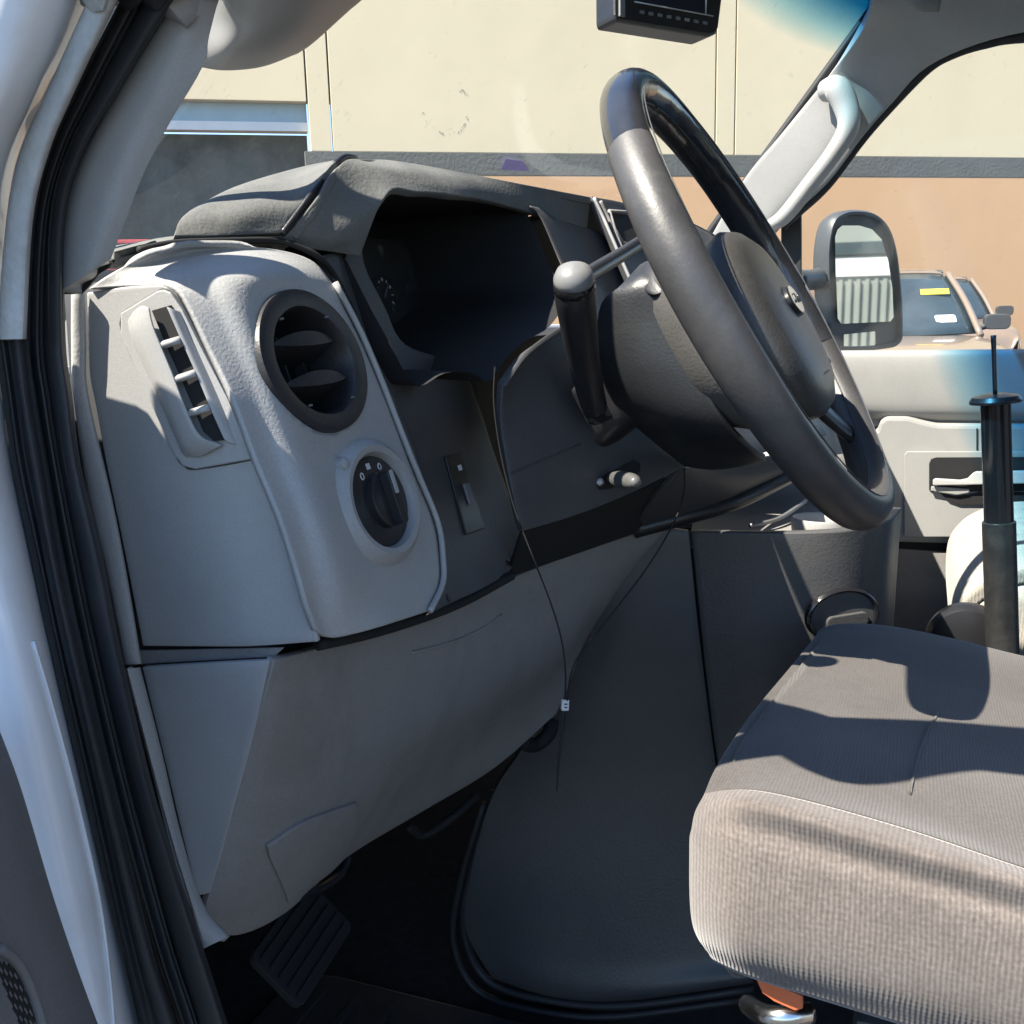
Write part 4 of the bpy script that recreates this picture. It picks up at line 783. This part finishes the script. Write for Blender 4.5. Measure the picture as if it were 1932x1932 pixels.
# hub with airbag pad
def sup(z, hw, hh, cy=0, p=2.6, k=44): return ringsec(z, hw, hh, 0, cy, p, k)
pad = loft('airbag_pad', [sup(-.030, .074, .066, -.024), sup(-.012, .088, .078, -.024), sup(.004, .090, .080, -.024), sup(.012, .086, .075, -.024), sup(.018, .074, .063, -.024), sup(.0215, .050, .042, -.024), sup(.0225, .02, .017, -.024)], HUBM, sw)
tag(pad, 'dark convex airbag pad with an oval emblem')
loft('hub_back', [sup(-.066, .052, .060, -.006, 2.4), sup(-.060, .062, .072, -.008, 2.4), sup(-.040, .074, .084, -.01, 2.4), sup(-.026, .078, .086, -.008, 2.4)], mat('dark grey hub back plastic', (.085, .083, .08), .5, .12, 12, .5, 420, .4, grime=.3, gs=11, gcol=(.13, .12, .11)), sw)
for a, ww in ((12, .036), (168, .036), (232, .030), (308, .030)):
    t = R(a); c, s = math.cos(t), math.sin(t)
    pts = [FP(WF, r_*c, r_*s, z) for r_, z in ((.070, -.010), (.11, -.012), (.145, -.008), (.175, -.002))]
    tube('spoke', pts, [ww*.62, ww*.5, ww*.45, ww*.42], BLACK, sw, 14, 5, flat=.40, up=wn)
tube('pad_seam', [FP(WF, x, -.024-.052, z+.0006) for x, z in ((-.075, .006), (-.05, .0145), (-.02, .0185), (.02, .0185), (.05, .0145), (.075, .006))], .0007, SKIRT, sw, 6)
# emblem
ef = (FP(WF, .002, -.016, .0225), wx, wy, wn)
em = lathe('emblem', [(.0200, -.004), (.0200, .0022), (.0190, .0032), (.0178, .0030)], ef, BLACK, sw, 44, 1.15, .66)
lathe('emblem_face', [(.0180, .0022), (.0172, .0034), (0, .0040)], ef, CHROME, em, 44, 1.15, .66)
for pts in ([(-.011, -.003), (-.0075, .0035), (-.004, .004), (-.0015, .002)], [(-.010, .0), (-.006, .0008), (-.004, .0015)], [(-.001, -.002), (.001, .001), (.003, -.002), (.001, -.003), (-.001, -.002)], [(.004, -.003), (.005, .0008), (.008, .001)], [(.010, -.0025), (.008, -.001), (.0105, .0005), (.0115, .0035), (.0105, -.003)]):
    tube('emblem_stroke', [FP(ef, x, y, .0040) for x, y in pts], .0006, BLACK, em, 6, 3)
for i, x in enumerate((-.006, -.003, 0, .003, .006)): prism('airbag_mark', rrect(.0018, .0036, .0004, x+.046, -.070+(.0006 if i % 2 else 0)), WF, .0165, .0195, MID, sw, 0)

# ------------------------------------------------------------------ engine cover and console
eng = thing('engine_cover', 'smooth charcoal engine cover bulging into the footwell', 'engine cover', (-.3, .62, .5))
rows = [[(1195, 1012, .62), (1230, 1003, .62), (1265, 998, .625), (1299, 1002, .63)], [(1100, 1200, .585), (1165, 1192, .605), (1240, 1186, .618), (1317, 1180, .63)], [(1000, 1390, .565), (1090, 1390, .592), (1210, 1390, .612), (1343, 1390, .63)],
 [(930, 1500, .56), (1030, 1520, .58), (1190, 1540, .602), (1366, 1550, .622)], [(890, 1640, .56), (1010, 1680, .57), (1190, 1700, .588), (1392, 1700, .61)], [(878, 1750, .568), (990, 1790, .566), (1180, 1812, .576), (1405, 1800, .598)], [(924, 1838, .572), (1040, 1874, .565), (1180, 1882, .568), (1420, 1850, .588)], [(940, 1850, .60), (1042, 1884, .60), (1180, 1890, .60), (1420, 1856, .62)]]
ec = patch('cover_shell', rows, CHARP, eng, 8, 8, .008)
P = [(930, 1490, .565), (886, 1640, .562), (872, 1755, .568), (918, 1848, .572), (1036, 1886, .566), (1180, 1895, .570), (1420, 1864, .59)]
tube('cover_flange', [V(*c)+np.array([0, .004, -.004]) for c in P], .0045, RUBBER, eng, 10)
tube('cover_gasket', [V(*c)+np.array([-.012, .0, -.018]) for c in P], .004, RUBBER, eng, 10)
patch('joint_filler', [[V(u-30, v, .645), V(u+40, v, .645)] for u, v in ((1300, 1012), (1318, 1180), (1345, 1400), (1394, 1700))], VOID, eng, 4, 2, .004)
STEEL0 = mat('dull rail metal', (.2, .2, .2), .4, .1, 20, 0, 0, .5, metal=.5)
co = thing('center_console', 'charcoal console with cup tray and an oval latch beside the seat', 'console', (-.15, .8, .5))
rows = [[(1303, 1003, .63), (1400, 1004, .63), (1500, 1004, .635), (1600, 1000, .65), (1672, 984, .69), (1702, 958, .76)], [(1307, 1040, .63), (1404, 1040, .63), (1504, 1039, .635), (1602, 1034, .652), (1670, 1018, .69), (1699, 992, .76)], [(1321, 1180, .63), (1420, 1180, .63), (1512, 1176, .638), (1600, 1166, .656), (1662, 1150, .695), (1690, 1128, .76)],
 [(1347, 1400, .63), (1440, 1400, .63), (1525, 1398, .645), (1600, 1388, .665), (1652, 1368, .70), (1678, 1340, .76)], [(1396, 1700, .61), (1480, 1700, .62), (1550, 1696, .64), (1615, 1688, .665), (1660, 1668, .70), (1682, 1640, .76)]]
cb = patch('console_shell', rows, CHARP, co, 7, 7, .012, bev=.002)
tray = [[V(u, v, l)+np.array([-.004, .010, dz]) for u, v, l in rows[0]] for dz in (-.002, -.020)]
patch('tray_wall', [[p+np.array([0, .002, 0]) for p in tray[0]], tray[1]], CHARP, co, 3, 6, .003, face=(-.2, 1, 0))
z0 = tray[1][2][2]
patch('cup_tray', [[np.array([p[0], p[1]-.002, z0]) for p in tray[1]], [np.array([p[0]-.02, p[1]+.12, z0+.001]) for p in tray[1]], [np.array([p[0]-.04, p[1]+.26, z0+.004]) for p in tray[1]], [np.array([p[0]-.05, p[1]+.30, z0+.05]) for p in tray[1]]], MID, co, 4, 6, .004, face=(0, 0, 1))
cq = V(1548, 990, .72); cf = frame(np.array([cq[0], .72, z0+.002]), (0, 0, 1), (0, 1, 0))
lathe('cup_holder', [(.026, .0), (.027, .014), (.0255, .017), (.0235, .014), (.023, .0015), (0, .0015)], cf, GREYS, co, 40, 1.15, 1)
tube('tray_rail', [V(1415, 992, .70), V(1470, 978, .74), V(1520, 945, .82)], .0025, STEEL0, co, 8)
# latch on the console side
hb = BV[cb.name].ray_cast(Vector(CAM), Vector(ray(1586, 1158)).normalized()); nrm = np.array(hb[1]); nrm = nrm if nrm[1] < 0 else -nrm; q = np.array(hb[0])+nrm*.0035
lf2 = frame(q, nrm, (-.12, 0, 1))
ltc = lathe('latch_rim', [(.030, -.002), (.0295, .0030), (.0280, .0045), (.0262, .0035), (.0255, .0006), (.0255, -.002)], lf2, GLOSSB, co, 48, 1.3, .95)
lathe('latch_recess', [(.0256, .0004), (.018, -.0004), (0, -.0006)], lf2, CHARP, ltc, 48, 1.3, .95)
prism('latch_paddle', rrect(.044, .014, .006, .004, -.006), lf2, .0004, .0050, CHARP, ltc, .0015)
# ------------------------------------------------------------------ pedal in the footwell
bp = thing('brake_pedal', 'black ribbed brake pedal in the dark footwell', 'pedal', (-.42, .26, .5))
pf = frame(V(575, 1775, .27), (.75, -.1, .6), (.1, -.2, 1))
prism('pedal_pad', rrect(.095, .062, .008), pf, -.008, .0, VOID, bp, .003)
for i in range(5): prism('pad_rib', rrect(.085, .004, .0015, 0, -.022+i*.011), pf, .0005, .003, VOID, bp, .001)
tube('pedal_arm', [FP(pf, .01, 0, -.008), FP(pf, .012, .06, -.04), FP(pf, .012, .20, -.10), FP(pf, .01, .34, -.13)], .010, BLACK, bp, 8)

mt = prism('floor_mat', rrect(.46, .40, .05, -.44, .335), (np.zeros(3), np.array([1., 0, 0]), np.array([0, 1., 0]), np.array([0, 0, 1.])), .502, .512, RUBBER, None, .003); tag(mt, 'black rubber mat on the driver footwell floor', 'floor mat')
for i in range(9): prism('mat_rib', rrect(.008, .34, .003, -.62+i*.045, .335), (np.zeros(3), np.array([1., 0, 0]), np.array([0, 1., 0]), np.array([0, 0, 1.])), .5125, .516, RUBBER, mt, .001)
tube('wire_loom', [V(770, 1560, .40), V(800, 1575, .42), V(850, 1545, .43), V(900, 1500, .46)], .004, VOID, da, 8)
tube('wire_loom', [V(985, 1400, .50), V(1010, 1405, .52), V(1035, 1385, .53), V(1040, 1360, .54)], .008, VOID, da, 8)
# ------------------------------------------------------------------ driver seat
se = thing('driver_seat', 'taupe knit driver seat cushion in sun and shade', 'seat', (.15, .36, .5))
cols = [1, 2, 3, 4, 5, 6]
rows = [
 [(1345, 1812, .150), (1402, 1840, .115), (1500, 1872, .108), (1700, 1934, .106), (1932, 2008, .106), (2200, 2090, .106)],
 [(1306, 1742, .140), (1370, 1765, .100), (1480, 1795, .093), (1680, 1850, .091), (1932, 1920, .091), (2200, 2000, .091)],
 [(1301, 1600, .140), (1360, 1608, .102), (1470, 1634, .094), (1680, 1692, .092), (1932, 1766, .092), (2200, 1842, .092)],
 [(1305, 1562, .141), (1364, 1558, .106), (1472, 1580, .0985), (1686, 1642, .097), (1932, 1718, .097), (2200, 1798, .097)],
 [(1312, 1528, .142), (1376, 1514, .110), (1478, 1530, .098), (1692, 1592, .095), (1932, 1668, .095), (2200, 1750, .095)],
 [(1328, 1498, .152), (1392, 1490, .130), (1486, 1503, .122), (1702, 1564, .119), (1932, 1640, .119), (2200, 1724, .119)],
 [(1348, 1452, .178), (1420, 1454, .165), (1520, 1470, .160), (1720, 1528, .158), (1932, 1598, .158), (2200, 1682, .158)],
 [(1382, 1392, .240), (1450, 1394, .232), (1550, 1410, .23), (1740, 1456, .23), (1932, 1508, .23), (2200, 1588, .23)],
 [(1432, 1330, .330), (1500, 1330, .33), (1600, 1345, .33), (1760, 1376, .33), (1932, 1418, .33), (2200, 1485, .33)],
 [(1490, 1262, .445), (1550, 1258, .45), (1650, 1268, .45), (1780, 1294, .45), (1932, 1328, .45), (2200, 1385, .45)],
 [(1535, 1206, .555), (1585, 1190, .565), (1680, 1194, .57), (1800, 1216, .57), (1932, 1248, .57), (2200, 1306, .57)],
 [(1548, 1192, .595), (1598, 1181, .61), (1686, 1188, .62), (1802, 1212, .62), (1932, 1244, .62), (2200, 1302, .62)],
 [(1560, 1250, .620), (1610, 1250, .64), (1695, 1260, .65), (1805, 1280, .65), (1932, 1310, .65), (2200, 1365, .65)]]
G = [[V(*c) for c in r_] for r_ in rows]
rg = random.Random(7)
for i, r_ in enumerate(G):
    for j in range(len(r_)):
        if 0 < i < len(G)-2: r_[j] = r_[j]+np.array([0, rg.gauss(0, .0004), rg.gauss(0, .0007)])
# front edge turned under
for r_ in G: r_.insert(0, r_[0]+np.array([.012, .016 if r_[0][1] < .3 else .004, -.012]))
for r_ in G:
    d_ = r_[-1]-r_[-2]; r_.append(r_[-1]+d_/np.linalg.norm(d_)*.25)
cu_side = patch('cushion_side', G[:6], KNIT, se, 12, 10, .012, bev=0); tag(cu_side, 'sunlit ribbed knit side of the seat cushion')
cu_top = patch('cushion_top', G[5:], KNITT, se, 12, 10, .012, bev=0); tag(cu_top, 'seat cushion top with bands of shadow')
tube('cushion_seam', [hit(cu_top, u, v, .0002) for u, v in ((1770, 1345), (1752, 1378), (1735, 1420), (1722, 1470), (1716, 1500))], .0010, KNITT, se, 6)
# backrest further back, outside the picture
br = [[np.array([x, l, z]) for l in (.10, .14, .36, .58, .62)] for x, z in ((.50, .98), (.53, 1.2), (.58, 1.45), (.62, 1.62))]
for r_ in br: r_[0][0] += .05; r_[-1][0] += .05
patch('backrest', br, KNIT, se, 5, 5, .09, face=(1, 0, 0))
box('seat_frame', -.02, .5, .16, .58, .80, .885, SKIRT, se, .008)
box('seat_pedestal', .02, .45, .18, .56, .505, .798, SKIRT, se, .01)
pb = tube('release_bar', [V(1412, 1896, .15), V(1440, 1914, .125), V(1480, 1918, .12), V(1528, 1910, .13)], .0060, CHROME, se, 12); tag(pb, 'bright metal seat release bar')
ot = pixprism('orange_lever', [(1426, 1848), (1434, 1846), (1514, 1880), (1515, 1904), (1500, 1908), (1460, 1890), (1438, 1874)], plane(V(1426, 1850, .118), V(1512, 1880, .118), V(1500, 1905, .118)), -.004, 0, ORANGE, se, .001); tag(ot, 'orange lever under the front of the cushion')
box('side_shield', .04, .50, .105, .125, .80, .872, mat('taupe seat base plastic', (.22, .17, .14), .5), se, .006)

# ------------------------------------------------------------------ passenger seat
sp_ = thing('passenger_seat', 'pale passenger seat cushion corner beyond the black post', 'seat', (.3, 1.2, .5))
SEATP = fabric('pale grey seat fabric', (.42, .39, .33), (.34, .31, .27), (0, 1), .004, .3)
base = V(1800, 1150, 1.08)
x0 = base[0]; zq = base[2]
prof = [(.0, -.10), (-.006, -.04), (-.004, .01), (.012, .042), (.035, .062), (.07, .078), (.16, .084), (.34, .080), (.46, .072)]
rows = [[np.array([x0+.004+dx*1.1, l, zq+dz]) for dx, dz in prof] for l in (1.06, 1.07, 1.20, 1.36, 1.48, 1.50)]
for r_ in (rows[0], rows[-1]):
    for p in r_: p[2] -= .03; p[0] += .01
patch('cushion', rows, SEATP, sp_, 5, 5, .02, face=(0, 0, 1), bev=0)
patch('cushion_side', [rows[0], [p+np.array([.004, .002, -.10 if i > 3 else -.05]) for i, p in enumerate(rows[0])]], SEATP, sp_, 4, 4, .01, face=(0, -1, 0), bev=0)
q = V(1828, 1160, 1.03); lathe('recliner_cover', [(.052, -.012), (.052, .0), (.046, .010), (.03, .014), (0, .015)], frame(q+np.array([0, .0, -.038]), (0, -1, 0)), BLACK, sp_, 36)
box('seat_base', x0+.04, x0+.5, 1.09, 1.46, .505, zq-.105, VOID, sp_, .01)
box('backrest', x0+.52, x0+.62, 1.05, 1.50, zq-.02, zq+.72, SEATP, sp_, .03)
# ------------------------------------------------------------------ black post between the seats
po = thing('black_post', 'black telescopic post with a flange and thin rod between the seats', 'post', tuple(np.append(V(1888, 1230, .95)[:2], .5)))
pb_, pt_ = V(1892, 1245, .95), V(1878, 757, .95)
ax = (pt_-pb_)/np.linalg.norm(pt_-pb_); pf = frame(pb_, ax, (1, 0, 0)); H = np.linalg.norm(pt_-pb_); h1 = np.linalg.norm(V(1885, 985, .95)-pb_)
STEEL = mat('scuffed dark steel tube', (.035, .036, .037), .38, .25, 30, .3, 300, .5, metal=.4, grime=.35, gs=30, gcol=(.09, .09, .085))
lathe('post_sleeve', [(.0192, -.40), (.0192, h1), (.0180, h1+.001)], pf, STEEL, po, 32)
lathe('post_tube', [(.0168, h1), (.0168, H-.004), (.0175, H)], pf, GLOSSB, po, 32)
lathe('flange', [(.017, H), (.024, H+.001), (.0285, H-.002), (.029, H+.001), (.026, H+.006), (.014, H+.009), (0, H+.009)], pf, BLACK, po, 36)
tube('rod', [FP(pf, 0, 0, H+.008), FP(pf, -.001, 0, H+.05), FP(pf, -.002, .0, H+.078)], [.0026, .0026, .0032], BLACK, po, 8)

# ------------------------------------------------------------------ monitor hanging at the top of the windshield
mo = thing('monitor', 'black rear view monitor hanging at the top of the windshield', 'monitor', tuple(V(1260, -60, .78)))
mp = plane(V(1165, 40, .66), V(1352, 69, .80), V(1200, -120, .70))
body = [(1160, -150), (1161, 28), (1164, 40), (1340, 69), (1352, 64), (1356, 52), (1376, -110)]
mb = pixprism('monitor_case', body, mp, -.028, 0, BLACK, mo, .003)
pixprism('monitor_screen', [(1196, -120), (1196, 4), (1332, 28), (1344, -95)], mp, .0002, .0008, SCRN, mo, 0)
for a, b in (((1196, 4), (1344, 31)), ((1332, -60), (1330, 28))):
    tube('screen_edge', [PL(*a, mp, .001), PL(*b, mp, .001)], .0008, SILVER, mo, 6, 2)
pixprism('monitor_flank', [(1166, -140), (1176, -138), (1176, 34), (1166, 32)], mp, .0002, .003, DOORT, mo, .001)
for i in range(8):
    u = 1206+i*17; v = 20+i*2.9
    pixprism('monitor_button', [(u, v), (u+8, v+1.4), (u+8, v+7.4), (u, v+6)], mp, .0002, .0016, DOORT if i != 5 else MID, mo, .0003)
tube('monitor_stalk', [PL(1265, -140, mp, -.02), ws_pt(.78, .95)+np.array([.02, 0, 0])], .012, BLACK, mo, 10)

# ------------------------------------------------------------------ dangling cable
cb_ = thing('cable', 'thin black cable loop with a small white tag hanging from the column', 'cable', tuple(V(1066, 1330, .30)))
tube('cable_strand', [V(934, 692, .295), V(932, 760, .295), V(944, 850, .296), V(968, 950, .297), V(1002, 1042, .297), V(1040, 1140, .297), V(1060, 1210, .297), V(1067, 1270, .297), V(1066, 1322, .297)], .0007, VOID, cb_, 6)
tube('cable_strand', [V(1291, 882, .480), V(1290, 930, .46), V(1272, 985, .43), V(1225, 1065, .39), V(1165, 1145, .35), V(1105, 1220, .315), V(1080, 1262, .302), V(1070, 1322, .297)], .0007, VOID, cb_, 6)
tube('cable_strand', [V(1064, 1338, .297), V(1060, 1380, .297), V(1053, 1440, .297), V(1051, 1492, .297)], [.0012, .0011, .0010, .0006], BLACK, cb_, 6)
tp = plane(V(1059, 1320, .295), V(1073, 1320, .299), V(1066, 1340, .297))
tg = pixprism('cable_tag', [(1060, 1320), (1073, 1320), (1072, 1340), (1059, 1340)], tp, -.0015, .0015, WHITEM, cb_, .0006)
for y in (1326, 1332): pixprism('tag_print', [(1063, y), (1069, y), (1069, y+2.4), (1063, y+2.4)], tp, .0016, .0018, SKIRT, tg, 0)
